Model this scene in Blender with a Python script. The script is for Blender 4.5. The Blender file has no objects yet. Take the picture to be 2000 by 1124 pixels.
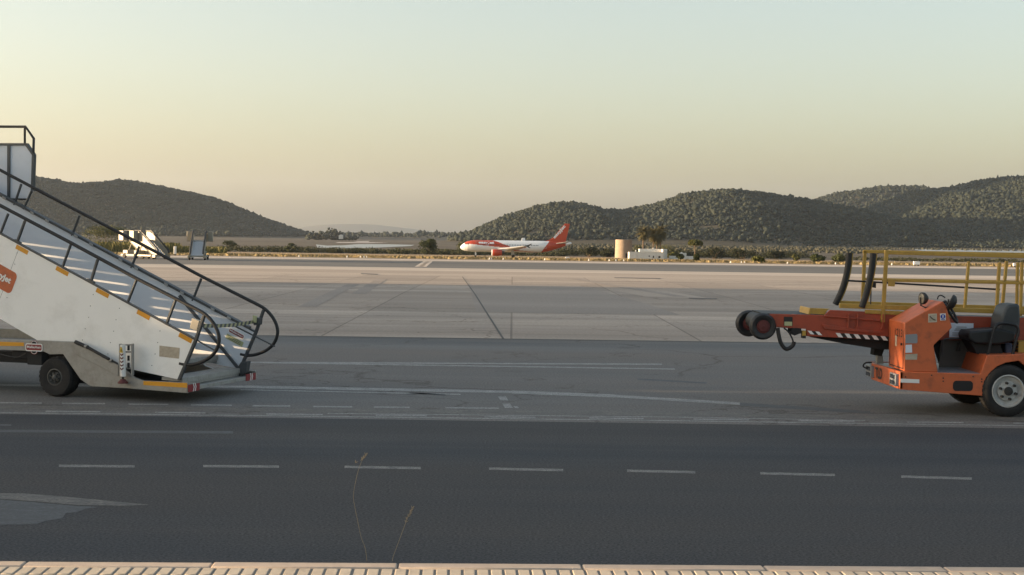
import bpy, bmesh, math, random
import numpy as np
from mathutils import Vector, Matrix, noise
R = math.radians
SC = bpy.context.scene
COL = SC.collection

# ------------------------------------------------------------------ camera
F, CAMH, W0, H0 = 2770.0, 2.5, 2000.0, 1124.0
HOR, ROLL = 460.0, R(.8)
PIT = math.atan((H0/2-HOR)/F)
V = Vector
r0 = V((1, 0, 0)); fw = V((0, math.cos(PIT), -math.sin(PIT))); u0 = V((0, math.sin(PIT), math.cos(PIT)))
rt = r0*math.cos(ROLL)+u0*math.sin(ROLL); up = u0*math.cos(ROLL)-r0*math.sin(ROLL)
CP = V((0, 0, CAMH))
cd = bpy.data.cameras.new('camera'); cam = bpy.data.objects.new('camera', cd); COL.objects.link(cam)
cd.sensor_width = 36; cd.lens = F/W0*36; cd.clip_start = .1; cd.clip_end = 60000
m = Matrix((rt, up, -fw)).transposed().to_4x4(); m.translation = CP
cam.matrix_world = m
SC.camera = cam

# ------------------------------------------------------------------ world, sun, exposure
SUN_EL, SUN_AHEAD = R(5.5), R(1.0)
sdir = V((-math.cos(SUN_AHEAD)*math.cos(SUN_EL), math.sin(SUN_AHEAD)*math.cos(SUN_EL), math.sin(SUN_EL)))
wd = bpy.data.worlds.new('World'); SC.world = wd; wd.use_nodes = True
wt = wd.node_tree; wt.nodes.clear()
sky = wt.nodes.new('ShaderNodeTexSky'); sky.sky_type = 'NISHITA'; sky.sun_disc = False
sky.sun_elevation = SUN_EL; sky.sun_rotation = math.atan2(sdir.x, sdir.y)
sky.altitude = 0; sky.air_density = 1.0; sky.dust_density = 3.0; sky.ozone_density = 1.1
bg = wt.nodes.new('ShaderNodeBackground'); bg.inputs['Strength'].default_value = .14
wo = wt.nodes.new('ShaderNodeOutputWorld')
gm = wt.nodes.new('ShaderNodeGamma'); gm.inputs[1].default_value = .8
hs = wt.nodes.new('ShaderNodeHueSaturation'); hs.inputs['Saturation'].default_value = .84
wt.links.new(sky.outputs[0], gm.inputs[0]); wt.links.new(gm.outputs[0], hs.inputs['Color']); wt.links.new(hs.outputs[0], bg.inputs[0]); wt.links.new(bg.outputs[0], wo.inputs[0])
sl = bpy.data.lights.new('sun', 'SUN'); sl.energy = 5.0; sl.angle = R(.5); sl.color = (1, .72, .43)
so = bpy.data.objects.new('sun', sl); COL.objects.link(so)
so.rotation_euler = (-sdir).to_track_quat('-Z', 'Y').to_euler()
SC.view_settings.view_transform = 'Standard'; SC.view_settings.look = 'None'
SC.view_settings.exposure = 1.87; SC.view_settings.gamma = 1
SC.cycles.volume_bounces = 1; SC.cycles.max_bounces = 8

# ------------------------------------------------------------------ projection helpers
def ray(x, y): return fw+rt*((x-W0/2)/F)-up*((y-H0/2)/F)
def at(x, y, Y):
    d = ray(x, y); return CP+d*(Y/d.y)
ZT = [(-300, 0), (60, 0), (173, -.57), (479, -5.1), (600, -6.2), (950, -8.3), (1200, -8.6), (1800, -8.6), (60000, -8.6)]
def zt(Y):
    for (a, za), (b, zb) in zip(ZT, ZT[1:]):
        if Y <= b: return za+(zb-za)*(Y-a)/(b-a)
    return ZT[-1][1]
def gnd(x, y, dz=0.0):
    d = ray(x, y)
    for (a, za), (b, zb) in zip(ZT, ZT[1:]):
        s = (zb-za)/(b-a)
        den = d.z/d.y-s
        if abs(den) < 1e-9: continue
        Y = (za+dz-s*a-CAMH)/den
        if a-1e-6 <= Y <= b+1e-6 and Y > 0: return V((d.x/d.y*Y, Y, zt(Y)+dz))
    Y = (zt(60000)+dz-CAMH)*d.y/d.z
    return V((d.x/d.y*Y, Y, zt(60000)+dz))

# ------------------------------------------------------------------ materials
def nd(nt, t, **kw):
    n = nt.nodes.new(t)
    for k, v in kw.items():
        if k in n.inputs: n.inputs[k].default_value = v
        else: setattr(n, k, v)
    return n
def base_mat(name, rough=.6, metal=0.0):
    M = bpy.data.materials.new(name); M.use_nodes = True
    nt = M.node_tree; b = nt.nodes['Principled BSDF']
    b.inputs['Roughness'].default_value = rough; b.inputs['Metallic'].default_value = metal
    return M, nt, b
def c4(c): return (c[0], c[1], c[2], 1)
def mixc(nt, fac, a, b_):
    n = nt.nodes.new('ShaderNodeMix'); n.data_type = 'RGBA'
    for s, v in ((0, fac), (6, a), (7, b_)):
        if isinstance(v, (tuple, list)): n.inputs[s].default_value = c4(v)
        elif isinstance(v, (int, float)): n.inputs[s].default_value = v
        else: nt.links.new(v, n.inputs[s])
    return n.outputs[2]
def noise_n(nt, scale, detail=4, rough=.6, vec=None, map_=None):
    tc = nt.nodes.new('ShaderNodeTexCoord'); n = nd(nt, 'ShaderNodeTexNoise', Scale=scale, Detail=detail, Roughness=rough)
    if map_:
        mp = nt.nodes.new('ShaderNodeMapping'); mp.inputs['Scale'].default_value = map_[:3]
        if len(map_) > 3: mp.inputs['Rotation'].default_value = (0, 0, map_[3])
        nt.links.new(tc.outputs['Object'], mp.inputs[0]); nt.links.new(mp.outputs[0], n.inputs[0])
    else: nt.links.new(tc.outputs['Object'], n.inputs[0])
    return n.outputs[0]
def ramp(nt, fac, lo, hi):
    n = nd(nt, 'ShaderNodeMapRange'); nt.links.new(fac, n.inputs[0])
    n.inputs[1].default_value = lo; n.inputs[2].default_value = hi
    return n.outputs[0]
def mat(name, col, rough=.55, metal=0.0, var=.12, vs=3.0, dirt=None, dirt_amt=.5, ds=2.0, bump=0.0, bs=80):
    M, nt, b = base_mat(name, rough, metal)
    c = mixc(nt, noise_n(nt, vs), [x*(1-var) for x in col], [min(1, x*(1+var)) for x in col])
    if dirt:
        f = ramp(nt, noise_n(nt, ds, 8, .7), .5, .75)
        mu = nd(nt, 'ShaderNodeMath', operation='MULTIPLY'); nt.links.new(f, mu.inputs[0]); mu.inputs[1].default_value = dirt_amt
        c = mixc(nt, mu.outputs[0], c, dirt)
    nt.links.new(c, b.inputs['Base Color'])
    if bump:
        bp = nd(nt, 'ShaderNodeBump', Strength=bump, Distance=.02); nt.links.new(noise_n(nt, bs, 3), bp.inputs['Height'])
        nt.links.new(bp.outputs[0], b.inputs['Normal'])
    return M
def ground_mat(name, ca, cb, fine=45, fine_amt=.35, streak=(.02, .35, 1), big=.05, rough=.85, spec=.3, slabs=None, cracks=None, tint=None):
    M, nt, b = base_mat(name, rough)
    b.inputs['Specular IOR Level'].default_value = spec
    f1 = ramp(nt, noise_n(nt, 1.0, 8, .68, map_=streak), .39, .61)
    f2 = ramp(nt, noise_n(nt, big, 6, .62, map_=(1, 2.5, 1)), .38, .62)
    a = nd(nt, 'ShaderNodeMath', operation='MULTIPLY_ADD'); nt.links.new(f1, a.inputs[0]); a.inputs[1].default_value = .6
    h = nd(nt, 'ShaderNodeMath', operation='MULTIPLY'); nt.links.new(f2, h.inputs[0]); h.inputs[1].default_value = .4
    nt.links.new(h.outputs[0], a.inputs[2])
    c = mixc(nt, a.outputs[0], ca, cb)
    if tint:
        c = mixc(nt, ramp(nt, noise_n(nt, .13, 4, .6, map_=(.25, 1, 1)), .42, .62), c, tint)
    if slabs:
        tc = nt.nodes.new('ShaderNodeTexCoord'); br = nd(nt, 'ShaderNodeTexBrick')
        br.offset = 0; br.inputs['Scale'].default_value = 1; br.inputs['Brick Width'].default_value = slabs[0]; br.inputs['Row Height'].default_value = slabs[1]
        br.inputs['Mortar Size'].default_value = slabs[2]; br.inputs['Color1'].default_value = (.84, .84, .84, 1); br.inputs['Color2'].default_value = (1.08, 1.06, 1.04, 1)
        br.inputs['Mortar'].default_value = (.6, .58, .56, 1); nt.links.new(tc.outputs['Object'], br.inputs[0])
        mm = nt.nodes.new('ShaderNodeMix'); mm.data_type = 'RGBA'; mm.blend_type = 'MULTIPLY'; mm.inputs[0].default_value = 1
        nt.links.new(c, mm.inputs[6]); nt.links.new(br.outputs[0], mm.inputs[7]); c = mm.outputs[2]
    if cracks:
        tc = nt.nodes.new('ShaderNodeTexCoord'); mp = nt.nodes.new('ShaderNodeMapping'); mp.inputs['Scale'].default_value = (cracks, cracks*.8, 1)
        wv = nd(nt, 'ShaderNodeTexNoise', Scale=.5, Detail=4); nt.links.new(tc.outputs['Object'], wv.inputs[0])
        va = nd(nt, 'ShaderNodeVectorMath', operation='ADD'); sc_ = nd(nt, 'ShaderNodeVectorMath', operation='SCALE'); sc_.inputs['Scale'].default_value = 1.6
        nt.links.new(wv.outputs['Color'], sc_.inputs[0]); nt.links.new(tc.outputs['Object'], va.inputs[0]); nt.links.new(sc_.outputs[0], va.inputs[1]); nt.links.new(va.outputs[0], mp.inputs[0])
        vo = nd(nt, 'ShaderNodeTexVoronoi', feature='DISTANCE_TO_EDGE', Scale=1.0); nt.links.new(mp.outputs[0], vo.inputs[0])
        cm = ramp(nt, vo.outputs[0], .0, .014)
        lo = noise_n(nt, .12, 3); l2 = ramp(nt, lo, .47, .56)
        mx = nd(nt, 'ShaderNodeMath', operation='MAXIMUM'); nt.links.new(cm, mx.inputs[0]); nt.links.new(l2, mx.inputs[1])
        dk = nt.nodes.new('ShaderNodeMix'); dk.data_type = 'RGBA'; dk.blend_type = 'MULTIPLY'; dk.inputs[0].default_value = 1
        nt.links.new(c, dk.inputs[6]); nt.links.new(mixc(nt, mx.outputs[0], (.62, .58, .55), (1, 1, 1)), dk.inputs[7]); c = dk.outputs[2]
    g = noise_n(nt, fine, 3, .7)
    mm = nt.nodes.new('ShaderNodeMix'); mm.data_type = 'RGBA'; mm.blend_type = 'MULTIPLY'; mm.inputs[0].default_value = 1
    gr = mixc(nt, ramp(nt, g, .37, .63), (1-fine_amt,)*3, (1+fine_amt,)*3)
    nt.links.new(c, mm.inputs[6]); nt.links.new(gr, mm.inputs[7])
    nt.links.new(mm.outputs[2], b.inputs['Base Color'])
    bp = nd(nt, 'ShaderNodeBump', Strength=.35, Distance=.01); nt.links.new(g, bp.inputs['Height']); nt.links.new(bp.outputs[0], b.inputs['Normal'])
    return M
def paint_mat(name, col, wear=.5, under=(.05, .05, .052), sc=6.0):
    M, nt, b = base_mat(name, .75)
    f = ramp(nt, noise_n(nt, sc, 8, .75, map_=(.6, 1.3, 1)), wear-.10, wear+.10)
    f2 = ramp(nt, noise_n(nt, sc*5, 3, .7), .40, .54)
    mu = nd(nt, 'ShaderNodeMath', operation='MULTIPLY'); nt.links.new(f, mu.inputs[0]); nt.links.new(f2, mu.inputs[1]); f = mu.outputs[0]
    nt.links.new(mixc(nt, f, under, col), b.inputs['Base Color'])
    return M
def foliage_mat(name, ca, cb, sc=.6):
    M, nt, b = base_mat(name, .8)
    b.inputs['Specular IOR Level'].default_value = .2
    nt.links.new(mixc(nt, ramp(nt, noise_n(nt, sc, 5, .7), .3, .7), ca, cb), b.inputs['Base Color'])
    return M

MT = {}
MT['white'] = mat('white_paint', (.88, .865, .84), .45, var=.05, vs=1.5, dirt=(.30, .27, .22), dirt_amt=.25, ds=1.6)
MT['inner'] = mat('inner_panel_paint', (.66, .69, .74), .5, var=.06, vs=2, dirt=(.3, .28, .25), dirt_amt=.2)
MT['galv'] = mat('galvanised_steel', (.30, .295, .28), .55, .35, var=.2, vs=14, dirt=(.14, .11, .08), dirt_amt=.5, ds=5)
MT['tread'] = mat('aluminium_tread', (.34, .335, .32), .5, .4, var=.25, vs=20, dirt=(.12, .10, .08), dirt_amt=.5, ds=6, bump=.5, bs=60)
MT['darksteel'] = mat('dark_grey_steel', (.075, .08, .085), .5, .3, var=.2, vs=9)
MT['black'] = mat('black_rubber', (.014, .014, .015), .6, var=.35, vs=6, dirt=(.06, .055, .05), dirt_amt=.35, ds=5)
MT['tyre'] = mat('tyre_rubber', (.010, .010, .011), .8, var=.3, vs=10, dirt=(.05, .045, .04), dirt_amt=.35, ds=7, bump=.3, bs=40)
MT['gap'] = mat('dark_underframe', (.012, .012, .013), .8)
MT['amber'] = mat('amber_reflector', (.66, .30, .02), .35, var=.1, vs=20)
MT['orange'] = mat('orange_paint', (.52, .122, .042), .5, var=.16, vs=2.2, dirt=(.20, .065, .035), dirt_amt=.7, ds=6.0)
MT['orange_red'] = mat('red_orange_paint', (.33, .058, .026), .5, var=.2, vs=2, dirt=(.12, .04, .028), dirt_amt=.7, ds=6)
MT['yellow'] = mat('yellow_paint', (.44, .27, .05), .45, var=.15, vs=3, dirt=(.18, .10, .03), dirt_amt=.55, ds=4)
MT['red'] = mat('red_plate', (.22, .018, .025), .4, var=.15, vs=12)
MT['signwhite'] = mat('white_sign', (.75, .74, .72), .45, var=.05)
MT['cream'] = mat('cream_plate', (.55, .47, .36), .5, var=.1, vs=10)
MT['paper'] = mat('laminated_paper', (.66, .70, .78), .35, var=.06, vs=9)
MT['greyplate'] = mat('grey_plate', (.24, .25, .27), .4, var=.1, vs=9)
MT['sticker'] = mat('worn_sticker', (.42, .36, .28), .5, var=.35, vs=22)
MT['ink'] = mat('black_ink', (.02, .018, .017), .6)
MT['blue'] = mat('blue_ink', (.02, .05, .33), .5)
MT['seat'] = mat('seat_vinyl', (.010, .011, .013), .5, var=.3, vs=6, dirt=(.06, .06, .06), dirt_amt=.4)
MT['seatback'] = mat('seat_back_vinyl', (.035, .042, .048), .5, var=.25, vs=5, dirt=(.16, .16, .15), dirt_amt=.4)
MT['rim'] = mat('grey_rim_paint', (.42, .42, .41), .5, var=.12, vs=8, dirt=(.16, .10, .07), dirt_amt=.55, ds=7)
MT['darkrim'] = mat('dirty_rim', (.075, .072, .066), .6, var=.3, vs=9)
MT['redrim'] = mat('dark_red_hub', (.10, .02, .018), .6, var=.2)
MT['jet_orange'] = mat('airline_orange', (.44, .055, .02), .35, var=.04, vs=.4)
MT['jet_white'] = mat('airline_white', (.74, .75, .76), .3, var=.03, vs=.4)
MT['jet_grey'] = mat('wing_grey', (.45, .46, .47), .35, var=.08, vs=.6)
MT['glass'] = mat('dark_glass', (.03, .035, .045), .15)
MT['limewash'] = mat('limewash_wall', (.62, .60, .56), .85, var=.1, vs=.5, dirt=(.36, .30, .24), dirt_amt=.5, ds=.6)
MT['sandstone'] = mat('sandstone_masonry', (.31, .24, .18), .9, var=.3, vs=.9, dirt=(.24, .18, .13), dirt_amt=.6, ds=.5, bump=.6, bs=2)
MT['hole'] = mat('dark_opening', (.02, .018, .017), .9)
MT['blocker'] = mat('blocker_render', (.45, .44, .42), .8)  # plain colour of the added shade blocker
MT['kerb'] = mat('kerb_concrete', (.50, .40, .32), .85, var=.18, vs=9, dirt=(.30, .23, .18), dirt_amt=.5, ds=3, bump=.5, bs=120)
MT['paver'] = mat('paver_concrete', (.54, .45, .345), .85, var=.2, vs=4, dirt=(.34, .27, .2), dirt_amt=.6, ds=5, bump=.4, bs=120)
MT['joint'] = mat('paver_joint', (.20, .18, .155), .95, var=.3, vs=20)
MT['straw'] = mat('dry_straw', (.27, .21, .14), .8)
MT['leaf'] = foliage_mat('dark_leaf', (.022, .032, .012), (.06, .07, .022), .8)
MT['leaf_olive'] = foliage_mat('olive_leaf', (.05, .06, .018), (.12, .115, .035), .8)
MT['reed'] = foliage_mat('reed_leaf', (.06, .065, .02), (.19, .165, .06), .5)
MT['palm'] = foliage_mat('palm_leaf', (.04, .042, .018), (.12, .10, .045), .8)
MT['bark'] = mat('bark', (.13, .09, .06), .9, var=.3, vs=3)
MT['pine'] = foliage_mat('pine_forest', (.011, .018, .014), (.031, .036, .024), .035)
MT['scrub'] = foliage_mat('scrub_leaf', (.022, .028, .013), (.06, .06, .026), .25)
MT['hedge'] = foliage_mat('hedge_leaf', (.010, .015, .006), (.028, .032, .012), .4)
MT['heath'] = foliage_mat('heath_leaf', (.035, .036, .025), (.07, .066, .042), .05)
MT['drygrass'] = foliage_mat('dry_grass', (.16, .125, .062), (.34, .265, .14), .15)

# ------------------------------------------------------------------ mesh builder
class MB:
    def __init__(s): s.bm = bmesh.new(); s.mi = 0; s.sm = False
    def face(s, pts):
        vs = [s.bm.verts.new(p) for p in pts]
        f = s.bm.faces.new(vs); f.material_index = s.mi; return f
    def prism(s, poly, vec):
        vec = V(vec); n = len(poly)
        a = [s.bm.verts.new(p) for p in poly]; b = [s.bm.verts.new(V(p)+vec) for p in poly]
        fs = [s.bm.faces.new(a), s.bm.faces.new(b[::-1])]
        for i in range(n): fs.append(s.bm.faces.new((a[i], b[i], b[(i+1) % n], a[(i+1) % n])))
        for f in fs: f.material_index = s.mi
        return s
    def box(s, lo, hi, basis=None, org=None):
        x0, y0, z0 = lo; x1, y1, z1 = hi
        P = [V((x0, y0, z0)), V((x1, y0, z0)), V((x1, y0, z1)), V((x0, y0, z1))]
        vec = V((0, y1-y0, 0))
        if basis:
            P = [org+basis[0]*p.x+basis[1]*p.y+basis[2]*p.z for p in P]; vec = basis[1]*(y1-y0)
        return s.prism(P, vec)
    def tube(s, pts, r, n=8, closed=False, cap=True):
        pts = [V(p) for p in pts]; N = len(pts); rings = []
        rr = r if isinstance(r, (list, tuple)) else [r]*N
        prev = None
        for i, p in enumerate(pts):
            if closed: t = pts[(i+1) % N]-pts[i-1]
            else: t = pts[min(i+1, N-1)]-pts[max(i-1, 0)]
            t = t.normalized()
            if prev is None:
                a = V((0, 0, 1)) if abs(t.z) < .9 else V((0, 1, 0)); x = t.cross(a).normalized()
            else: x = (prev-t*prev.dot(t)).normalized()
            prev = x; y = t.cross(x)
            rings.append([s.bm.verts.new(p+(x*math.cos(2*math.pi*k/n)+y*math.sin(2*math.pi*k/n))*rr[i]) for k in range(n)])
        for i in range(N if closed else N-1):
            A, B = rings[i], rings[(i+1) % N]
            for k in range(n):
                f = s.bm.faces.new((A[k], A[(k+1) % n], B[(k+1) % n], B[k])); f.material_index = s.mi; f.smooth = True
        if cap and not closed:
            for q in (rings[0][::-1], rings[-1]):
                f = s.bm.faces.new(q); f.material_index = s.mi
        return s
    def lathe(s, prof, org, axis, n=32, side=None, cap=True):
        org = V(org); ax = V(axis).normalized()
        a = V((0, 0, 1)) if abs(ax.z) < .9 else V((1, 0, 0))
        x = ax.cross(a).normalized(); y = ax.cross(x)
        rings = [[s.bm.verts.new(org+ax*h+(x*math.cos(2*math.pi*k/n)+y*math.sin(2*math.pi*k/n))*max(r, 1e-4)) for k in range(n)] for (r, h) in prof]
        for A, B in zip(rings, rings[1:]):
            for k in range(n):
                f = s.bm.faces.new((A[k], A[(k+1) % n], B[(k+1) % n], B[k])); f.material_index = s.mi; f.smooth = True
        if cap:
            for q in (rings[0], rings[-1]):
                try:
                    f = s.bm.faces.new(q); f.material_index = s.mi
                except ValueError: pass
        return s
    def build(s, name, mats, parent=None, bevel=0.0, local=False, seg=2, angle=40):
        me = bpy.data.meshes.new(name)
        bmesh.ops.recalc_face_normals(s.bm, faces=s.bm.faces)
        if parent is not None and not local:
            q = parent
            o = V((0, 0, 0))
            while q is not None: o = o+q.location; q = q.parent
            bmesh.ops.translate(s.bm, verts=s.bm.verts, vec=-o)
        for f in s.bm.faces: f.smooth = True
        s.bm.to_mesh(me); s.bm.free()
        me.set_sharp_from_angle(angle=R(angle))
        ob = bpy.data.objects.new(name, me); COL.objects.link(ob)
        for mm in (mats if isinstance(mats, (list, tuple)) else [mats]): me.materials.append(MT[mm] if isinstance(mm, str) else mm)
        if parent is not None: ob.parent = parent
        if bevel:
            bv = ob.modifiers.new('bevel', 'BEVEL'); bv.width = bevel; bv.segments = seg; bv.limit_method = 'ANGLE'; bv.angle_limit = R(50)
        return ob
def tag(o, label=None, cat=None, group=None, kind=None):
    if label: o['label'] = label
    if cat: o['category'] = cat
    if group: o['group'] = group
    if kind: o['kind'] = kind
    return o
def empty(name, loc, label, cat, group=None, rz=0):
    o = bpy.data.objects.new(name, None); COL.objects.link(o); o.location = loc; o.rotation_euler = (0, 0, rz)
    o.empty_display_size = .3
    return tag(o, label, cat, group)
def copy_tree(o, parent=None):
    c = o.copy(); COL.objects.link(c); c.parent = parent
    for ch in list(o.children): copy_tree(ch, c)
    return c
def raw_mesh(name, verts, faces, mats, parent=None):
    verts = np.asarray(verts, dtype=np.float32).reshape(-1, 3); faces = np.asarray(faces, dtype=np.int32)
    k = faces.shape[1]; nf = len(faces)
    me = bpy.data.meshes.new(name)
    me.vertices.add(len(verts)); me.vertices.foreach_set('co', verts.ravel())
    me.loops.add(nf*k); me.loops.foreach_set('vertex_index', faces.ravel())
    me.polygons.add(nf); me.polygons.foreach_set('loop_start', np.arange(0, nf*k, k, dtype=np.int32))
    me.polygons.foreach_set('loop_total', np.full(nf, k, dtype=np.int32))
    me.update(calc_edges=True)
    ob = bpy.data.objects.new(name, me); COL.objects.link(ob)
    for mm in (mats if isinstance(mats, (list, tuple)) else [mats]): me.materials.append(MT[mm])
    if parent is not None: ob.parent = parent
    return ob
FC = {}
def text_geo(s, bold=.02):
    """triangles of a line of lettering, height of capitals about .72, left aligned at 0"""
    key = (s, bold)
    if key in FC: return FC[key]
    cu = bpy.data.curves.new('lettering', 'FONT'); cu.body = s; cu.size = 1; cu.offset = bold; cu.resolution_u = 3
    o = bpy.data.objects.new('lettering', cu); COL.objects.link(o)
    me = bpy.data.meshes.new_from_object(o.evaluated_get(bpy.context.evaluated_depsgraph_get()))
    vs = [v.co.copy() for v in me.vertices]; fs = [tuple(p.vertices) for p in me.polygons]
    bpy.data.objects.remove(o); bpy.data.curves.remove(cu); bpy.data.meshes.remove(me)
    FC[key] = (vs, fs); return FC[key]
def text_on(mb, s, org, ex, ey, width=None, height=None, bold=.02, mapf=None):
    vs, fs = text_geo(s, bold)
    x0 = min(v.x for v in vs); x1 = max(v.x for v in vs); y0 = min(v.y for v in vs); y1 = max(v.y for v in vs)
    sx = width/(x1-x0) if width else None
    sy = height/(y1-y0) if height else None
    sx = sx or sy; sy = sy or sx
    P = []
    for v in vs:
        p = V(org)+V(ex)*((v.x-x0)*sx)+V(ey)*((v.y-y0)*sy)
        P.append(mb.bm.verts.new(mapf(p) if mapf else p))
    for f in fs:
        try:
            q = mb.bm.faces.new([P[i] for i in f]); q.material_index = mb.mi
        except ValueError: pass
def rrect(w, h, r, n=4):
    out = []
    for cx, cy, a0 in ((w-r, h-r, 0), (r, h-r, 90), (r, r, 180), (w-r, r, 270)):
        for k in range(n+1):
            a = R(a0+90*k/n); out.append((cx+r*math.cos(a), cy+r*math.sin(a)))
    return out
def smooth_path(pts, k=5):
    pts = [V(p) for p in pts]; out = []
    for i in range(len(pts)-1):
        p0 = pts[max(i-1, 0)]; p1 = pts[i]; p2 = pts[i+1]; p3 = pts[min(i+2, len(pts)-1)]
        for j in range(k):
            t = j/k
            out.append(.5*((2*p1)+(p2-p0)*t+(2*p0-5*p1+4*p2-p3)*t*t+(3*p1-p0-3*p2+p3)*t**3))
    out.append(pts[-1]); return out

# ------------------------------------------------------------------ ground
gx = np.concatenate([np.linspace(-9000, -600, 22), np.linspace(-500, 500, 41), np.linspace(600, 9000, 22)])
gy = np.array([-300, -40, 0, 30, 60, 90, 120, 173, 200, 240, 280, 320, 360, 400, 440, 479, 520, 560, 600, 700, 820, 950, 1075, 1200, 1500, 1800, 2500, 4000, 7000, 13500, 30000.])
gv = []; 
for y in gy:
    for x in gx:
        z = zt(y)-(.06 if y < 130 else .22 if y < 640 else .0)
        if 200 < y < 800: z += .04*noise.noise((x*.03, y*.03, 0))
        gv.append((x, y, z))
nx = len(gx)
gf = [(j*nx+i, j*nx+i+1, (j+1)*nx+i+1, (j+1)*nx+i) for j in range(len(gy)-1) for i in range(nx-1)]
MT['earth'] = ground_mat('salt_flat_earth', (.075, .062, .048), (.15, .125, .095), fine=2, fine_amt=.25, streak=(.002, .012, 1), big=.006, rough=.95, spec=.1)
tag(raw_mesh('ground', gv, gf, 'earth'), kind='structure')

def sheet(name, poly, mat_, dz):
    """flat sheet on the ground from (x, Y) corners, cut where the apron falls away"""
    bm = bmesh.new()
    f = bm.faces.new([bm.verts.new((x, y, 0)) for x, y in poly])
    for Y, z in ZT[1:4]:
        bmesh.ops.bisect_plane(bm, geom=bm.verts[:]+bm.edges[:]+bm.faces[:], plane_co=(0, Y, 0), plane_no=(0, 1, 0))
    for v in bm.verts: v.co.z = zt(v.co.y)+dz
    bmesh.ops.recalc_face_normals(bm, faces=bm.faces)
    for f in bm.faces:
        if f.normal.z < 0: f.normal_flip()
    me = bpy.data.meshes.new(name); bm.to_mesh(me); bm.free()
    o = bpy.data.objects.new(name, me); COL.objects.link(o); me.materials.append(MT[mat_])
    return tag(o, kind='structure')
def dy(y, x=1000): return gnd(x, y).y
MT['asphalt'] = ground_mat('apron_asphalt', (.10, .10, .10), (.165, .16, .152), fine=30, streak=(.03, .5, 1), tint=(.16, .138, .122), cracks=.16)
MT['road'] = ground_mat('road_asphalt', (.025, .031, .041), (.062, .061, .061), fine=42, fine_amt=.55, streak=(.02, .9, 1), big=.16, tint=(.058, .052, .049))
MT['concrete'] = ground_mat('apron_concrete', (.27, .222, .185), (.50, .415, .34), fine=12, fine_amt=.15, streak=(.03, .55, 1), big=.06, slabs=(4.6, 6, .03), cracks=.22, tint=(.30, .245, .20))
MT['conc_dark'] = ground_mat('worn_concrete', (.25, .21, .178), (.33, .275, .232), fine=10, fine_amt=.15, streak=(.02, .12, 1), big=.03)
MT['conc_pale'] = ground_mat('pale_concrete', (.42, .35, .29), (.56, .47, .385), fine=6, fine_amt=.1, streak=(.01, .1, 1), big=.02)
MT['conc_mid'] = ground_mat('mid_concrete', (.30, .245, .20), (.44, .355, .285), fine=6, fine_amt=.1, streak=(.01, .1, 1), big=.02)
MT['taxi_asphalt'] = ground_mat('taxiway_asphalt', (.095, .092, .088), (.15, .142, .134), fine=6, fine_amt=.15, streak=(.01, .08, 1))
MT['jointdark'] = mat('joint_sealant', (.085, .078, .07), .9, var=.4, vs=2)
XL, XR = -260, 260
Yk = 10.6
y_road = dy(823); y_seam = dy(663); y_mid = dy(612); y_sh = dy(556); y_b1 = dy(541); y_b2 = dy(531.5); y_b3 = dy(526); y_ta = dy(512.5); y_ed = dy(509)
sheet('road', [(XL, 9.0), (XR, 9.0), (XR, y_road), (XL, y_road)], 'road', 0.0)
sheet('apron_asphalt', [(XL, y_road), (XR, y_road), (XR, y_seam), (XL, y_seam)], 'asphalt', 0.0)
sheet('apron_concrete', [(XL, y_seam+.12), (XR, y_seam+.12), (XR, y_b1), (XL, y_b1)], 'concrete', 0.0)
sheet('seam', [(XL, y_seam-.12), (XR, y_seam-.12), (XR, y_seam+.16), (XL, y_seam+.16)], 'jointdark', .004)
gp = lambda x, y: tuple(gnd(x, y)[:2])
sheet('concrete_patch', [gp(930, 610), gp(1330, 616), gp(1250, 590), gp(1130, 558), gp(915, 556)], 'conc_dark', .004)
sheet('concrete_patch', [gp(1190, 566), gp(1290, 567), gp(1400, 586), gp(1260, 580)], 'conc_mid', .004)
sheet('apron_pale_band', [(XL, y_b1), (XR, y_b1), (XR, y_b2), (XL, y_b2)], 'conc_mid', 0.0)
sheet('apron_pale_band', [(XL, y_b2), (XR, y_b2), (XR, y_b3), (XL, y_b3)], 'conc_pale', 0.0)
sheet('taxiway', [(XL, y_b3), (XR, y_b3), (XR, y_ta), (XL, y_ta)], 'taxi_asphalt', 0.0)
sheet('apron_edge', [(XL, y_ta), (XR, y_ta), (XR, y_ed), (XL, y_ed)], 'conc_pale', 0.0)

MT['mark'] = paint_mat('worn_white_marking', (.36, .35, .33), .455, (.125, .125, .125), 7)
MT['mark_faint'] = paint_mat('faded_marking', (.088, .092, .097), .47, (.056, .057, .059), 5)
MT['mark_beige'] = paint_mat('old_beige_marking', (.17, .155, .135), .47, (.075, .071, .066), 5)
MT['mark_bright'] = paint_mat('dashed_marking', (.30, .28, .25), .455, (.06, .06, .06), 14)
def mark(mat_, pts, dz=.0016):
    return sheet('road_marking', [gp(*p) for p in pts], mat_, dz)
def bar(mat_, x0, ya, x1, yb, t, dz=.0016):
    return mark(mat_, [(x0, ya-t/2), (x1, yb-t/2), (x1, yb+t/2), (x0, ya+t/2)], dz)
for x0, x1, ya, yb in ((115, 263, 910.5, 911.5), (397, 545, 911, 912), (673, 822, 912.5, 915), (955, 1100, 916, 919), (1225, 1358, 920, 923), (1485, 1631, 925, 928.5), (1760, 1898, 931.5, 935.5), (-160, -20, 909.5, 910)):
    bar('mark_bright', x0, ya, x1, yb, 4.6)
bar('mark', 505, 708.5, 1293, 712, 2.6); bar('mark', 505, 709, 1318, 721.5, 2.4, .0032); bar('mark_faint', 1245, 741, 1380, 748.5, 3); bar('mark', -100, 704, 505, 708.5, 2.6)
bar('mark', -100, 752, 480, 756, 4); bar('mark', 480, 756, 1000, 766, 5); bar('mark', 1000, 766, 1200, 774, 6); bar('mark', 1200, 774, 1445, 789, 5); bar('mark_faint', 1445, 790, 1700, 806, 6)
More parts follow.
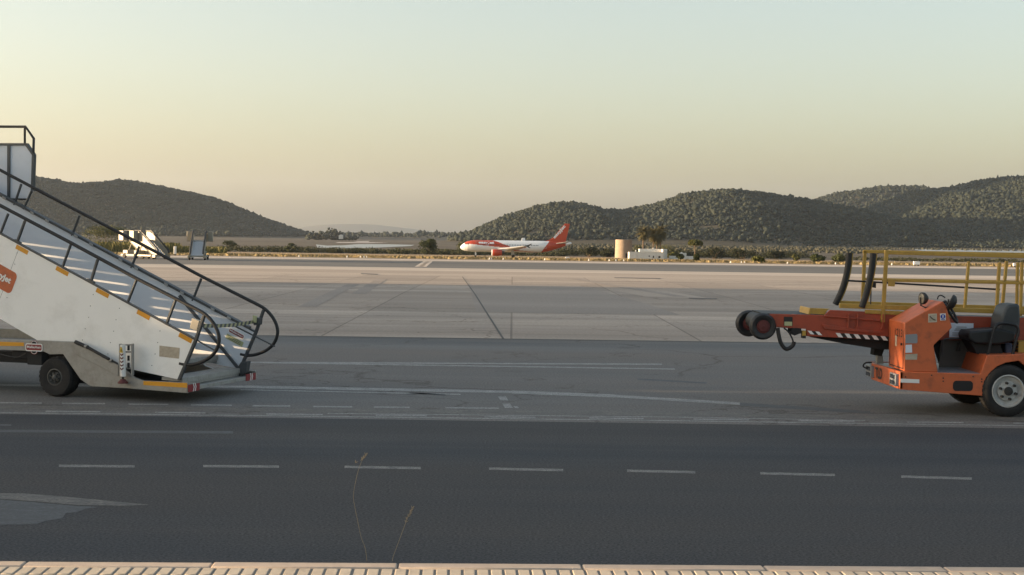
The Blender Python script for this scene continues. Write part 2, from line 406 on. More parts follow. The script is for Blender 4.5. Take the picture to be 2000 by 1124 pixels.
bar('mark', 470, 762, 900, 771, 2, .0032); bar('mark_faint', 800, 768, 870, 772, 2, .0032)
mark('mark', [(972, 775), (988, 775), (993, 783), (978, 783)], .0032); mark('mark', [(981, 789), (996, 789), (1002, 797.5), (986, 797.5)], .0032); mark('mark', [(1003, 794), (1010, 794), (1014, 798), (1006, 798)], .0032)
for x0, x1, y in ((0, 82, 787.6), (121, 205, 788.7), (250, 329, 790.3), (373, 453, 791.8), (493, 567, 793.4), (612, 688, 795), (730, 800, 796), (870, 974, 797.4)):
    bar('mark', x0, y-.4, x1, y+.4, 2.6)
bar('mark_beige', -100, 794.5, 700, 802.5, 6); bar('mark_beige', 700, 802.5, 1340, 810, 8); bar('mark_beige', 1340, 810, 2100, 821, 7)
bar('mark', 640, 808, 1340, 815.5, 1.4); bar('mark', 1340, 815.5, 1690, 822, 1.2)
bar('mark', -100, 805.5, 640, 814, 1.6); bar('mark', 640, 814, 1340, 822.6, 1.6); bar('mark', 1340, 822.6, 2100, 833.5, 1.6)
for x0, x1, y in ((89, 196, 804.7), (303, 401, 806.8), (520, 630, 810), (734, 834, 812.4), (946, 1046, 815.4), (1151, 1257, 817.8), (1354, 1463, 820.2), (1559, 1669, 823), (1772, 1882, 825.6), (1979, 2080, 828)):
    bar('mark', x0, y-.6, x1, y+.6, 2.4, .0032)
bar('mark_faint', -60, 842, 455, 845, 5); bar('mark_faint', -60, 830, 22, 831, 3)
mark('mark_beige', [(-60, 963), (0, 964), (45, 964.5), (120, 970), (292, 986.5), (240, 988.5), (150, 987), (70, 980), (0, 975), (-60, 974)], .0016)
mark('mark_faint', [(-60, 976), (0, 976.5), (70, 982), (150, 989), (195, 991), (168, 994), (150, 1001), (128, 1003), (122, 1013), (90, 1018), (70, 1025), (-60, 1026)], .0016)
# expansion joint and taxi lines on the concrete
bar_j = lambda a, b, w, m_, dz: sheet('road_marking', [(gp(*a)[0]-w, gp(*a)[1]), (gp(*a)[0]+w, gp(*a)[1]), (gp(*b)[0]+w, gp(*b)[1]), (gp(*b)[0]-w, gp(*b)[1])], m_, dz)
bar_j((983, 663), (903, 541), .026, 'jointdark', .009); bar_j((818, 521.5), (833, 511), .35, 'conc_pale', .006); bar_j((825, 521.5), (839, 511), .35, 'conc_pale', .006)
for a, b in (((700, 575), (745, 546)), ((600, 600), (690, 556)), ((1120, 545), (1330, 580))):
    bar_j(a, b, .3, 'conc_dark', .008)
MT['stain'] = paint_mat('rubber_stain', (.075, .066, .06), .46, (.15, .13, .112), .5)
for x0, x1, y, t in ((1200, 1290, 543, 1.5), (1345, 1400, 583, 1.5), (705, 738, 535, 2)):
    bar('stain', x0, y, x1, y+1.5, t, .012)

# kerb and pavement
ka, kb = gnd(-400, 1093.5, .13), gnd(2400, 1109.5, .13)
kd = (kb-ka); kd.z = 0; kl = kd.length; kd.normalize(); kn = V((kd.y, -kd.x, 0))   # towards the camera
ka.z = 0
mb = MB(); random.seed(4); x = 0
starts = []
xj = (gnd(1135, 1102, .13)-ka).dot(kd); xj -= 1.32*math.ceil(xj/1.32)
while xj < kl:
    h = .13+random.uniform(-.003, .003); e = random.uniform(-.004, .004)
    mb.prism([ka+kd*(xj+.004)+kn*e+V((0, 0, -.1)), ka+kd*(xj+1.316)+kn*e+V((0, 0, -.1)), ka+kd*(xj+1.316)+kn*e+V((0, 0, h)), ka+kd*(xj+.004)+kn*e+V((0, 0, h))], kn*.15)
    xj += 1.32
tag(mb.build('kerb', 'kerb', bevel=.012), kind='structure')
mb = MB(); mb.mi = 1
mb.box((0, 0, -.1), (kl, -8, .1225), (kd, -kn, V((0, 0, 1))), ka+kn*.158)
mb.mi = 0
pw = .0965; i = 0
while i*pw < kl:
    for row in range(5):
        d0 = .165+row*.215; dh = random.uniform(-.0015, .0015)
        mb.box((i*pw+.011, -d0-.2, .11), (i*pw+pw-.007, -d0, .127+dh), (kd, -kn, V((0, 0, 1))), ka)
    i += 1
tag(mb.build('pavement', ['paver', 'joint'], bevel=.004, seg=1), kind='structure')

# ------------------------------------------------------------------ near passenger stairs
th = R(18); st = V((math.cos(th), -math.sin(th), 0)); sn = V((math.sin(th), math.cos(th), 0)); sz = V((0, 0, 1))
SO = gnd(107, 776)+sn*.12
def SL(u, o, z): return SO+st*u+sn*o+sz*z
def SU(x, y, off=0.0):
    d = ray(x, y); k = ((SO+sn*off-CP).dot(sn))/d.dot(sn); p = CP+d*k; v = p-SO
    return v.dot(st), p.z
def SP(x, y, off=0.0):
    u, z = SU(x, y, off); return SL(u, off, z)
stairs = empty('passenger_stairs', SL(0, .9, 0), 'large white mobile boarding stairs with orange airline sign and black handrails at the left edge', 'boarding stairs')
SW = 1.8
slope = (2.404-.927)/3.335
def topz(u): return .927+(2.269-u)*slope
U0 = -4.6
pan = [(2.269, .927), (2.0, .345), (1.245, .455), (-.396, .825), (U0, .825+(U0+.396)*-.452), (U0, topz(U0))]
def rivets(mb, off, side):
    random.seed(3)
    for u in (-.72, .62, 1.05, 1.75):
        for k in range(5):
            zz = topz(u)-.12-.17*k
            if zz < .42: break
            uu = u-.5*(.12+.17*k)*.55
            mb.lathe([(.007, 0), (.006, .004)], SL(uu+random.uniform(-.01, .01), off, zz), -sn*side, 8)
mb = MB(); mb.prism([SL(u, 0, z) for u, z in pan], sn*.03); mb.mi = 1; rivets(mb, 0, 1); mb.mi = 2
for u in (-.72,):
    mb.prism([SL(u, -.0015, topz(u)-.03), SL(u+.006, -.0015, topz(u)-.03), SL(u-.52+.006, -.0015, topz(u)-1.2), SL(u-.52, -.0015, topz(u)-1.2)], sn*.001)
mb.build('side_panel', ['white', 'darksteel', 'galv'], stairs)
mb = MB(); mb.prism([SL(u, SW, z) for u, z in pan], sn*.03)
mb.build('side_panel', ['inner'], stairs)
# dark cap on the panel edges and end frames
for o in (-.008, SW-.008):
    mb = MB()
    mb.prism([SL(2.269, o, .93), SL(U0, o, topz(U0)+.003), SL(U0, o, topz(U0)+.03), SL(2.269, o, .957)], sn*.046)
    if o > 1:   # stepped cap with fittings on the far side
        mb.prism([SL(2.2, o-.05, topz(2.2)+.03), SL(U0, o-.05, topz(U0)+.03), SL(U0, o-.05, topz(U0)+.06), SL(2.2, o-.05, topz(2.2)+.06)], sn*.1)
        mb.mi = 1
        for k in range(14):
            u = 1.9-.42*k+(.13 if k % 2 else 0)
            mb.prism([SL(u, o-.075, topz(u)+.015), SL(u-.06, o-.075, topz(u-.06)+.015), SL(u-.06, o-.075, topz(u-.06)+.055), SL(u, o-.075, topz(u)+.055)], sn*.02)
    mb.build('edge_cap', ['darksteel', 'tread'], stairs)
    mb = MB()
    mb.prism([SL(2.41, o-.004, 1.29), SL(2.275, o-.004, .93), SL(2.0, o-.004, .33), SL(2.045, o-.004, .33), SL(2.32, o-.004, .93), SL(2.45, o-.004, 1.29)], sn*.055)
    mb.build('end_frame', 'darksteel', stairs, bevel=.005)
# handrails
rail = [(U0, 2.84+(-1.067-U0)*slope*1.0), (-1.067, 2.84), (.192, 2.291), (1.316, 1.787), (2.30, 1.372)]
curve = [(2.30, 1.372), (2.438, 1.305), (2.56, 1.20), (2.645, 1.07), (2.673, .93), (2.62, .78), (2.50, .665), (2.32, .585), (2.16, .56), (2.03, .575)]
for o in (.015, SW+.015):
    mb = MB()
    pts = [SL(u, o, z) for u, z in rail[:-1]]+smooth_path([SL(u, o, z) for u, z in curve], 5)
    mb.tube(pts, .026, 10); mb.build('handrail', 'black', stairs)
def posts(pairs, off, plates=()):
    for i, (a, b) in enumerate(pairs):
        pa, pb = SP(*a, off+.015), SP(*b, off+.015)
        mb = MB(); mb.tube([pa, pb], .021, 8)
        if i in plates:
            d = st*.9-sz*.4
            mb.prism([pb-d*.055+sn*-.03-sz*.015, pb+d*.055+sn*-.03-sz*.015, pb+d*.055+sn*-.03+sz*.012, pb-d*.055+sn*-.03+sz*.012], sn*.06)
            mb.tube([pb+(pa-pb)*.02-(st*.018), pa+(pb-pa)*.05-(st*.018)], .012, 6)
        mb.build('rail_post', 'darksteel', stairs)
posts([((16, 418), (0, 459)), ((50, 429.6), (34.5, 472)), ((138.8, 476.6), (122, 523)), ((192, 505), (178.5, 549)), ((267, 546), (249.5, 591)), ((343, 587), (326, 632.5))], 0, (1, 3, 5))
posts([((41.6, 360), (28, 401)), ((62, 373), (46, 409)), ((155, 421), (140.5, 461)), ((272, 482), (256.5, 524)), ((393, 544.6), (376, 588))], SW)
# thin lower stays and the diagonal brace
mb = MB(); mb.tube([SP(380, 662, .02), SP(421, 686, .02)], .012, 8); mb.build('rail_stay', 'darksteel', stairs)
mb = MB(); mb.tube([SP(452, 634, SW), SP(537, 677, SW)], .012, 8); mb.build('rail_stay', 'darksteel', stairs)
mb = MB(); a, b = SP(349, 578, SW-.06), SP(478, 737, SW-.06); d = (b-a).normalized(); q = d.cross(sn).normalized()*.022
mb.prism([a-q, b-q, b+q, a+q], sn*.035); mb.build('diagonal_brace', 'darksteel', stairs, bevel=.004)
# amber reflectors
ed = (st-sz*slope).normalized(); en = sz*ed.dot(st)+st*slope*ed.dot(st)
en = ed.cross(sn).normalized()*-1
if en.z < 0: en = -en
for cx, cy in ((42.7, 488), (121.3, 530), (200, 572.7), (280, 615.4), (362, 660.5)):
    c = SP(cx, cy, -.003); mb = MB()
    mb.prism([c-ed*.115-en*.033, c+ed*.115-en*.033, c+ed*.115+en*.033, c-ed*.115+en*.033], sn*.003)
    mb.build('reflector', 'amber', stairs)
# airline sign
mb = MB(); o0 = SP(-33, 498, -.004); ex = (SP(35, 536, -.004)-o0); sw_ = ex.length; ex.normalize()
ey = (SP(-8, 552, -.004)-o0); sh_ = .34
ey = -(ed.cross(sn)).normalized(); ey = ey if ey.z > 0 else -ey
ob_ = o0-ey*sh_
mb.prism([ob_+ex*a+ey*b for a, b in rrect(sw_, sh_, .07)], sn*.003)
sign = mb.build('airline_sign', 'orange', stairs)
mb = MB(); text_on(mb, 'easyJet', ob_+ex*(sw_-.07-.37)+ey*.115-sn*.002, ex, ey, width=.37, height=.125, bold=.04)
mb.build('lettering', 'signwhite', sign)
mb = MB(); mb.prism([SP(x_, y_, -.003) for x_, y_ in ((311.4, 675.4), (351, 680), (349.5, 701), (311, 696.6))], sn*.003); mb.build('data_plate', 'sticker', stairs)
# steps
n_steps = 15
for i in range(n_steps):
    z = .36+.19*i; u = 2.06-(z-.36)/slope
    mb = MB(); d0 = .34
    mb.box((u-d0, .035, z-.045), (u, SW-.01, z), (st, sn, sz), SO)
    mb.box((u-.018, .035, z-.075), (u+.004, SW-.01, z-.002+.0), (st, sn, sz), SO+st*.012)
    mb.box((u-.012, .035, z-.115), (u-.006, SW-.01, z-.076), (st, sn, sz), SO)  # riser strip added to narrow the sun slots between treads
    mb.build('step', 'tread', stairs, bevel=.003)
# chassis side plates (near side from the photograph, mirrored on the far side)
chn = [(0, 666), (147, 668), (168, 679), (231, 713), (262, 738), (279.3, 744), (366, 748), (366.4, 768.5), (247, 759), (176, 755), (156.6, 741), (123, 692), (97, 693), (85, 687), (0, 686)]
cuz = [SU(x_, y_, -.12) for x_, y_ in chn]
cuz[0] = (U0, .81); cuz[-1] = (U0, .65); 
for o in (-.12, SW+.10):
    mb = MB(); mb.prism([SL(u, o, z) for u, z in cuz], sn*.045); mb.build('chassis_rail', 'galv', stairs, bevel=.006)
p_ = [SU(x_, y_, -.07) for x_, y_ in ((123, 692), (147, 693), (183, 737), (178, 754), (156, 741))]
mb = MB()
for o in (-.135,):
    mb.prism([SP(x_, y_, o) for x_, y_ in ((147, 668.5), (146, 691), (231, 735), (231, 714), (168, 680))], sn*.012)
mb.build('chassis_cover', 'galv', stairs, bevel=.003)
# lower deck between the rails, with end plates
ue, ze = SU(366, 748, -.12); zb = SU(366, 768.5, -.12)[1]
mb = MB(); mb.box((1.35, -.07, .195), (ue-.02, SW+.10, .238), (st, sn, sz), SO)
mb.build('lower_deck', 'tread', stairs)
mb = MB(); mb.box((ue-.02, -.075, zb+.03), (ue+.012, SW+.145, .25), (st, sn, sz), SO); mb.build('end_plate', 'tread', stairs, bevel=.004)
mb = MB(); mb.box((U0, .2, .45), (1.2, SW-.2, .62), (st, sn, sz), SO); mb.box((.2, .1, .2), (1.5, SW-.1, .27), (st, sn, sz), SO)
mb.build('underframe', 'gap', stairs)
for o0_ in (-.12, SW-.22):
    mb = MB(); mb.box((ue+.012, o0_, zb+.015), (ue+.02, o0_+.31, ze-.03), (st, sn, sz), SO)
    mb.mi = 1
    for k in range(2):
        q0 = .115+.05*k
        mb.prism([SL(ue+.022, o0_+q0, zb+.015), SL(ue+.022, o0_+q0+.02, zb+.015), SL(ue+.022, o0_+q0+.045, (zb+ze)/2), SL(ue+.022, o0_+q0+.02, ze-.02), SL(ue+.022, o0_+q0, ze-.02), SL(ue+.022, o0_+q0+.025, (zb+ze)/2)], st*.002)
    mb.build('warning_plate', ['red', 'signwhite'], stairs)
mb = MB(); mb.prism([SP(x_, y_, -.124) for x_, y_ in ((280, 744.5), (365.5, 748.5), (365.5, 758), (280, 752.5))], sn*.004); mb.build('reflector', 'amber', stairs)
mb = MB(); mb.prism([SP(x_, y_, -.124) for x_, y_ in ((-30, 667), (46.5, 669.5), (46.5, 676.5), (-30, 675.5))], sn*.004); mb.build('reflector', 'amber', stairs)
# maker's sign on the rail and on the far panel
def badge(cx, cy, off, wid, hei, ex, ey, loops=True):
    c = SP(cx, cy, off); mb = MB()
    def rr(w, h, r, d):
        return [c+ex*(a-w/2)+ey*(b-h/2)-sn*d for a, b in rrect(w, h, r)]
    mb.mi = 0; mb.prism(rr(wid, hei, .03, 0), -sn*.004); mb.mi = 1; mb.prism(rr(wid-.03, hei-.03, .02, .004), -sn*.002)
    if loops:
        for sgn in (1, -1):
            for rad, mi_, dd in ((.062, 1, .002), (.052, 0, .004), (.044, 2, .006)):
                mb.mi = mi_
                mb.prism([c+ex*(rad*math.cos(R(a)))+ey*(sgn*(hei/2+rad*.75*math.sin(R(a))))+sn*.002 for a in range(0, 181, 20)], -sn*(dd-.0))
    b_ = mb.build('maker_badge', ['signwhite', 'red', 'gap'], stairs)
    mb = MB(); text_on(mb, 'Mallaghan', c-ex*(wid/2-.03)-ey*(hei*.20)-sn*.008, ex, ey, width=wid-.06, height=hei*.42, bold=.02); mb.build('lettering', 'signwhite', b_)
badge(66.5, 679, -.126, .30, .115, st, sz)
badge(462, 652, SW-.006, .30, .085, ed, ey, False)
mb = MB(); c = SP(458, 665, SW-.006); mb.prism([c-ed*.16-ey*.04, c+ed*.16-ey*.04, c+ed*.16+ey*.04, c-ed*.16+ey*.04], sn*.004)
mb.mi = 1
for k in range(3): mb.prism([c-ed*.13+ey*(.02-.022*k)-sn*.002, c+ed*.12+ey*(.02-.022*k)-sn*.002, c+ed*.12+ey*(.027-.022*k)-sn*.002, c-ed*.13+ey*(.027-.022*k)-sn*.002], sn*.001)
MT['yellowplate'] = mat('pale_yellow_plate', (.42, .43, .24), .5)
mb.build('notice_plate', ['yellowplate', 'darksteel'], stairs)
# wheels
def tyre_wheel(org, ax, rad, wid, parent, rimmat, rim_r, nlug=40, hub=True, sub=True):
    ax = V(ax).normalized()
    mb = MB()
    prof = [(rim_r, .0), (rim_r+.02, -.012), (rad*.9, -.004), (rad*.965, .02), (rad, .05), (rad, wid-.05), (rad*.965, wid-.02), (rad*.9, wid), (rim_r, wid)]
    mb.lathe(prof, org, ax, 48, cap=False)
    a = V((0, 0, 1)); x = ax.cross(a).normalized(); y = ax.cross(x)
    for k in range(nlug):
        for h0, h1, sh in ((.0, wid*.45, 0), (wid*.55, wid, .5)):
            an = 2*math.pi*(k+sh)/nlug; dn = 2*math.pi/nlug*.28
            e1 = x*math.cos(an-dn)+y*math.sin(an-dn); e2 = x*math.cos(an+dn)+y*math.sin(an+dn)
            e3 = x*math.cos(an+dn+.06)+y*math.sin(an+dn+.06); e4 = x*math.cos(an-dn+.06)+y*math.sin(an-dn+.06)
            hA, hB = (h0+.012, h1) if h0 < .01 else (h1-.012, h0)
            mb.prism([org+ax*hA+e1*(rad*.94), org+ax*hA+e2*(rad*.94), org+ax*hB+e3*(rad*.985), org+ax*hB+e4*(rad*.985)], (e1+e2)*.5*(rad*.035))
    w = mb.build('wheel', 'tyre', parent)
    mb = MB(); mb.lathe([(rim_r+.004, -.008), (rim_r-.012, -.012), (rim_r-.03, .03), (rim_r*.62, .055), (rim_r*.60, .02), (rim_r*.32, .015), (rim_r*.30, -.012), (.001, -.016)], org, ax, 36, cap=False)
    mb.mi = 1
    for k in range(6):
        an = 2*math.pi*(k+.3)/6; e = x*math.cos(an)+y*math.sin(an)
        mb.lathe([(rim_r*.085, -.03), (rim_r*.085, .03)], org+e*rim_r*.50, ax, 8)
    mb.lathe([(.001, -.03), (rim_r*.27, -.024), (rim_r*.29, .02)], org, ax, 20, cap=False)
    mb.build('rim', [rimmat, 'darksteel' if rimmat != 'rim' else 'ink'], w)
    return w
wc = SP(107, 737, -.11); wr = wc.z
steer = R(2)
tyre_wheel(wc, sn, wr, .24, stairs, 'darkrim', .125, 26)
tyre_wheel(wc+sn*(SW+.26), -sn, wr, .24, stairs, 'darkrim', .125, 26)
for o in (-.11, SW+.15):
    tyre_wheel(SL(-3.6, o, wr), sn if o < 0 else -sn, wr, .24, stairs, 'darkrim', .125, 26)
mb = MB(); mb.box((-.52, -.08, .46), (-.26, .1, .66), (st, sn, sz), SO); mb.box((-.8, -.06, .54), (-.5, .05, .66), (st, sn, sz), SO); mb.build('tool_box', 'gap', stairs, bevel=.01)
mb = MB(); mb.tube(smooth_path([SP(-5, 691, -.1), SP(20, 697, -.1), SP(35, 698, -.1), SP(50, 691, -.1)], 4), .008, 6); mb.build('cable', 'ink', stairs)
mb = MB(); mb.tube([SP(147, 668, -.15), SP(172, 679, -.15)], .028, 10); mb.tube([SP(168, 677, -.15), SP(213, 702, -.15)], .022, 10); mb.tube([SP(213, 702, -.15), SP(230, 711, -.15)], .014, 8); mb.mi = 1; mb.tube([SP(166, 676, -.15), SP(170, 678, -.15)], .03, 10); mb.tube([SP(216, 704, -.15), SP(219, 705.5, -.15)], .028, 10); mb.build('hydraulic_ram', ['black', 'galv'], stairs)
# stabiliser jack
mb = MB(); a, b = SP(240, 674, -.2), SP(240.5, 736, -.2)
mb.lathe([(.034, 0), (.04, .005), (.04, .1), (.037, (a-b).length)], b, a-b, 18)
jack = mb.build('stabiliser_jack', 'signwhite', stairs)
mb = MB(); zt_ = a.z
for k in range(5):
    zc = zt_-.16-.052*k
    for s_ in (-1, 1):
        P0 = b+(a-b)*((zc-b.z)/(a.z-b.z))-sn*.0405
        pp = [P0, P0+st*(s_*.028)+sz*(.02 if s_ < 0 else .02), P0+st*(s_*.028)+sz*(.02+.022), P0+sz*.022]
        mb.prism([q+sn*(.010 if abs((q-P0).dot(st)) > .01 else 0) for q in pp], -sn*.002)
mb.build('chevrons', MT['redrim'], jack)
mb = MB(); P0 = a-sn*.042-sz*.11; mb.prism([P0-st*.03, P0+st*.03, P0+st*.012+sz*.075, P0-st*.012+sz*.085], -sn*.002); mb.mi = 1; mb.prism([P0-st*.006+sz*.012-sn*.003, P0+st*.006+sz*.012-sn*.003, P0+st*.006+sz*.05-sn*.003, P0-st*.006+sz*.05-sn*.003], -sn*.002)
MT['warnyellow'] = mat('warning_yellow', (.62, .42, .03), .45)
mb.build('warning_sticker', ['warnyellow', 'ink'], jack)
mb = MB(); f_ = SP(240, 737, -.2); mb.tube([f_+sz*.02, f_-sz*.06], .016, 10); mb.mi = 1; mb.lathe([(.035, 0), (.05, -.02), (.075, -.045), (.075, -.06)], f_-sz*.03, sz, 18); mb.build('jack_foot', ['ink', 'redrim'], jack)
mb = MB()
for x_ in (233.5, 257):
    mb.prism([SP(x_-1.4, 672, -.17), SP(x_+1.4, 672, -.17), SP(x_+1.4, 734, -.17), SP(x_-1.4, 734, -.17)], sn*.05)
for y_ in (674, 688, 720): mb.prism([SP(232, y_-1.5, -.155), SP(258, y_-1.5, -.155), SP(258, y_+1.5, -.155), SP(232, y_+1.5, -.155)], sn*.03)
mb.mi = 1
for y_ in (680, 700, 714): mb.tube([SP(251, y_-5, -.165), SP(251, y_+5, -.165)], .018, 8)
mb.build('jack_bracket', ['galv', 'gap'], stairs, bevel=.003)
# barrier tape across the foot of the stairs
bx0 = SP(379.5, 633.5, .0); mb = MB(); mb.prism([SP(x_, y_, -.01) for x_, y_ in ((375, 622), (389.5, 627), (384, 647), (370, 641.5))], sn*.06)
mb.build('tape_housing', 'cream', stairs, bevel=.006)
bx1 = SP(501, 627, SW-.03); mb = MB(); mb.prism([SP(x_, y_, SW-.09) for x_, y_ in ((494.5, 620), (508.5, 622), (507, 635), (495, 636))], sn*.08); mb.mi = 1
mb.prism([SP(x_, y_, SW-.11) for x_, y_ in ((493.5, 616), (501, 618), (500, 631), (493, 630))], sn*.03)
mb.build('tape_housing', ['darksteel', 'yellowplate'], stairs, bevel=.004)
A0, A1 = SP(390, 636, .03), SP(496, 628.5, SW-.08); MT['tape_y'] = mat('tape_yellow', (.40, .38, .22), .6); mb = MB(); N = 26
for k in range(N):
    t0, t1 = k/N, (k+1)/N; sag = lambda t: sz*(-.03*4*t*(1-t)); hh = sz*.027
    mb.mi = k % 2
    sk = (A1-A0)*(.018)
    mb.face([A0.lerp(A1, t0)+sag(t0)-hh, A0.lerp(A1, t1)+sag(t1)-hh, A0.lerp(A1, t1)+sag(t1)+hh+sk, A0.lerp(A1, t0)+sag(t0)+hh+sk])
mb.build('barrier_tape', ['tape_y', 'darksteel'], stairs)
# bottom fittings of the far end frame
mb = MB(); mb.prism([SP(x_, y_, SW-.08) for x_, y_ in ((470, 708), (483, 706), (479, 730), (462, 736), (464, 718))], sn*.12); mb.build('end_bracket', 'darksteel', stairs, bevel=.006)
mb = MB(); mb.tube([SP(470, 731, SW-.05), SP(492, 728.5, SW-.05)], .012, 6); mb.tube([SP(488, 728, SW-.05), SP(489, 736, SW-.05)], .012, 6); mb.build('latch', 'ink', stairs)
# upper landing enclosure on the far side
oW = SW+.22
mb = MB(); mb.prism([SP(x_, y_, oW) for x_, y_ in ((-190, 281), (51, 281), (63, 302), (63, 372), (51, 389), (-190, 388))], sn*.04)
encl = mb.build('landing_screen', 'inner', stairs)
mb = MB()
mb.prism([SP(x_, y_, oW-.02) for x_, y_ in ((-190, 279.5), (51.5, 280), (51, 284.5), (-190, 284))], sn*.07)
mb.prism([SP(x_, y_, oW-.02) for x_, y_ in ((51, 280), (66, 302), (63.2, 305), (49, 284.5))], sn*.07)
mb.prism([SP(x_, y_, oW-.02) for x_, y_ in ((62, 303), (66, 303), (63.5, 373), (60, 373))], sn*.07)
for x_ in (16.5, -60, -140): mb.prism([SP(x_-2.6, 285, oW-.02), SP(x_+2.6, 285, oW-.02), SP(x_+2.2, 389, oW-.02), SP(x_-2.8, 389, oW-.02)], sn*.07)
mb.mi = 1; mb.prism([SP(x_, y_, oW-.03) for x_, y_ in ((-190, 386), (51, 388), (51, 391), (-190, 389))], sn*.08)
mb.build('screen_frame', ['darksteel', 'ink'], encl)
mb = MB(); mb.tube([SP(-190, 247, oW), SP(50, 248, oW), SP(66, 271, oW), SP(65, 304, oW)], .022, 8); mb.tube([SP(48.5, 249, oW), SP(48.5, 281, oW)], .02, 8); mb.tube([SP(-60, 248, oW), SP(-60, 281, oW)], .02, 8)
mb.build('landing_rail', 'black', stairs)
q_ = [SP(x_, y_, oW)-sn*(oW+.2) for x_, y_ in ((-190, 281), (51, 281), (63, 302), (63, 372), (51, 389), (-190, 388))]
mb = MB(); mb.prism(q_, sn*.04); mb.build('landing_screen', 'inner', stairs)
zl = SU(-10, 389, oW)[1]-.05
mb = MB(); mb.box((U0-2.0, -.05, zl-.1), (U0+.9, oW, zl), (st, sn, sz), SO); mb.build('landing_floor', 'tread', stairs)
for o in (.3, SW-.3):
    mb = MB(); mb.tube([SL(-4.4, o, .6), SL(-4.9, o, zl-.1)], .06, 10); mb.build('support_strut', 'galv', stairs)

# ------------------------------------------------------------------ belt loader
LY = gnd(1965, 815).y
ldr = empty('belt_loader', gnd(1900, 815), 'orange belt loader with yellow guard rails and black bumper tubes at the right edge', 'belt loader')
def L(pts, d=0.0): return [at(x_, y_, LY+d) for x_, y_ in pts]
LWID = 1.66
# body tub, bumper, deck
side = [(1757.7, 726), (1916, 731), (1928, 695), (2000, 692), (2480, 690), (2480, 762), (2312, 762), (2302, 733), (2282, 711), (2256, 703), (2230, 711), (2210, 733), (2200, 764), (2024, 766), (2019, 740), (2006, 718), (1990, 705), (1964, 709), (1948, 716), (1935, 727), (1925, 741), (1920.5, 757), (1919.8, 774), (1757.7, 761)]
mb = MB(); mb.prism(L(side), V((0, .05, 0)))
body = mb.build('body', 'orange', ldr, bevel=.008)
mb = MB(); mb.prism([q+V((0, LWID-.05, 0)) for q in L(side)], V((0, .05, 0))); mb.build('far_side', 'orange', body, bevel=.008)
a0, a1, a2, a3 = L([(1757.7, 726.5), (1916, 731.2), (1916, 757), (1757.7, 757)])
mb = MB()
xa = a0.x
dk = [V((xa+.0, LY+.05, a0.z-.012)), V((a1.x, LY+.05, a0.z-.012)), V((a1.x, LY+LWID, a0.z-.012)), V((xa, LY+LWID, a0.z-.012))]
mb.prism(dk, V((0, 0, -.05))); mb.mi = 1
mb.prism([V((xa+.02, LY+.05, a0.z-.07)), V((a1.x+.6, LY+.05, a0.z-.07)), V((a1.x+.6, LY+LWID, a0.z-.07)), V((xa+.02, LY+LWID, a0.z-.07))], V((0, 0, -.12)))
mb.build('deck', ['greyplate', 'gap'], ldr)
# front bumper with a set-back far part
bz0, bz1 = at(1757.7, 761, LY).z, a0.z
nearx = xa
F0, F1 = LY-.0, LY+LWID
mb = MB(); mb.prism([V((nearx, F0, bz0)), V((nearx, F0, bz1)), V((nearx-.05, F1-.25, bz1)), V((nearx-.05, F1-.25, bz0))], V((.05, 0, 0)))
mb.prism([V((nearx-.05, F1-.25, bz0)), V((nearx-.05, F1-.25, bz1)), V((nearx+.02, F1, bz1)), V((nearx+.02, F1, bz0))], V((.05, 0, 0)))
bump = mb.build('front_bumper', 'orange', ldr, bevel=.01)
mb = MB(); mb.mi = 0
ex_ = V((-.05/(LWID-.25), 1, 0)).normalized()
text_on(mb, 'TLD', V((nearx-.055+.01*0, LY+1.02, bz0+.09))+V((.02, 0, 0))-V((.0, 0, 0)), -ex_, sz, width=.24, height=.13, bold=.02) if False else text_on(mb, 'TLD', V((nearx-.05, LY+1.18, bz0+.05)), V((.05/(LWID-.25), -1, 0)).normalized(), sz, width=.34, height=.165, bold=.035)
mb.build('lettering', 'ink', bump)
def front_lamp(yc, big):
    w_, h_ = .32, .175
    xb = nearx-.05*(yc-LY)/(LWID-.25)
    mb = MB(); mb.box((xb-.045, yc-w_/2, (bz0+bz1)/2-h_/2), (xb+.03, yc+w_/2, (bz0+bz1)/2+h_/2))
    o = mb.build('headlight', 'greyplate', ldr, bevel=.008)
    mb = MB()
    for k in (-1, 1):
        zc = (bz0+bz1)/2+k*.043
        mb.box((xb-.05, yc-w_/2+.035, zc-.03), (xb-.046, yc+w_/2-.035, zc+.03))
    mb.build('lamp_lens', 'glass', o)
front_lamp(LY+.20, 1); front_lamp(LY+1.42, 1)
mb = MB(); y_ = LY+1.5; mb.tube(smooth_path([V((nearx-.02, y_, bz1)), V((nearx-.12, y_, bz1-.01)), V((nearx-.15, y_, bz1-.07)), V((nearx-.04, y_, bz1-.11))], 4), .012, 6); mb.build('tow_eye', 'ink', ldr)
# white strip, oval hole, step
mb = MB(); mb.prism(L([(1759, 740), (1795.6, 741.5), (1795.6, 749), (1759, 747.5)], -.004), V((0, .003, 0))); mb.build('reflective_strip', 'signwhite', ldr)
mb = MB(); c0, c1 = L([(1861, 764), (1900.5, 744.4)], -.004); w_, h_ = c1.x-c0.x, c1.z-c0.z
mb.prism([V((c0.x+a, c0.y, c0.z+b)) for a, b in rrect(w_, h_, .05)], V((0, .003, 0))); mb.build('step_hole', 'gap', ldr)
mb = MB(); q = L([(1916, 731), (1928, 695)], .05); mb.prism([q[0], q[1], q[1]+V((.02, 0, 0)), q[0]+V((.02, 0, 0))], V((0, 1.0, 0))); mb.build('footwell_riser', 'orange', ldr)
q = L([(1928, 695), (2480, 691.5)], .05); mb = MB(); mb.prism([q[0], q[1], q[1]-sz*.03, q[0]-sz*.03], V((0, 1.35, 0))); mb.build('engine_cover', 'orange', ldr, bevel=.006)
mb = MB(); mb.box((at(1940, 740, LY).x, LY+.25, .32), (at(2480, 740, LY).x, LY+1.4, at(1950, 697, LY).z-.03)); mb.build('engine_bay', 'gap', ldr)
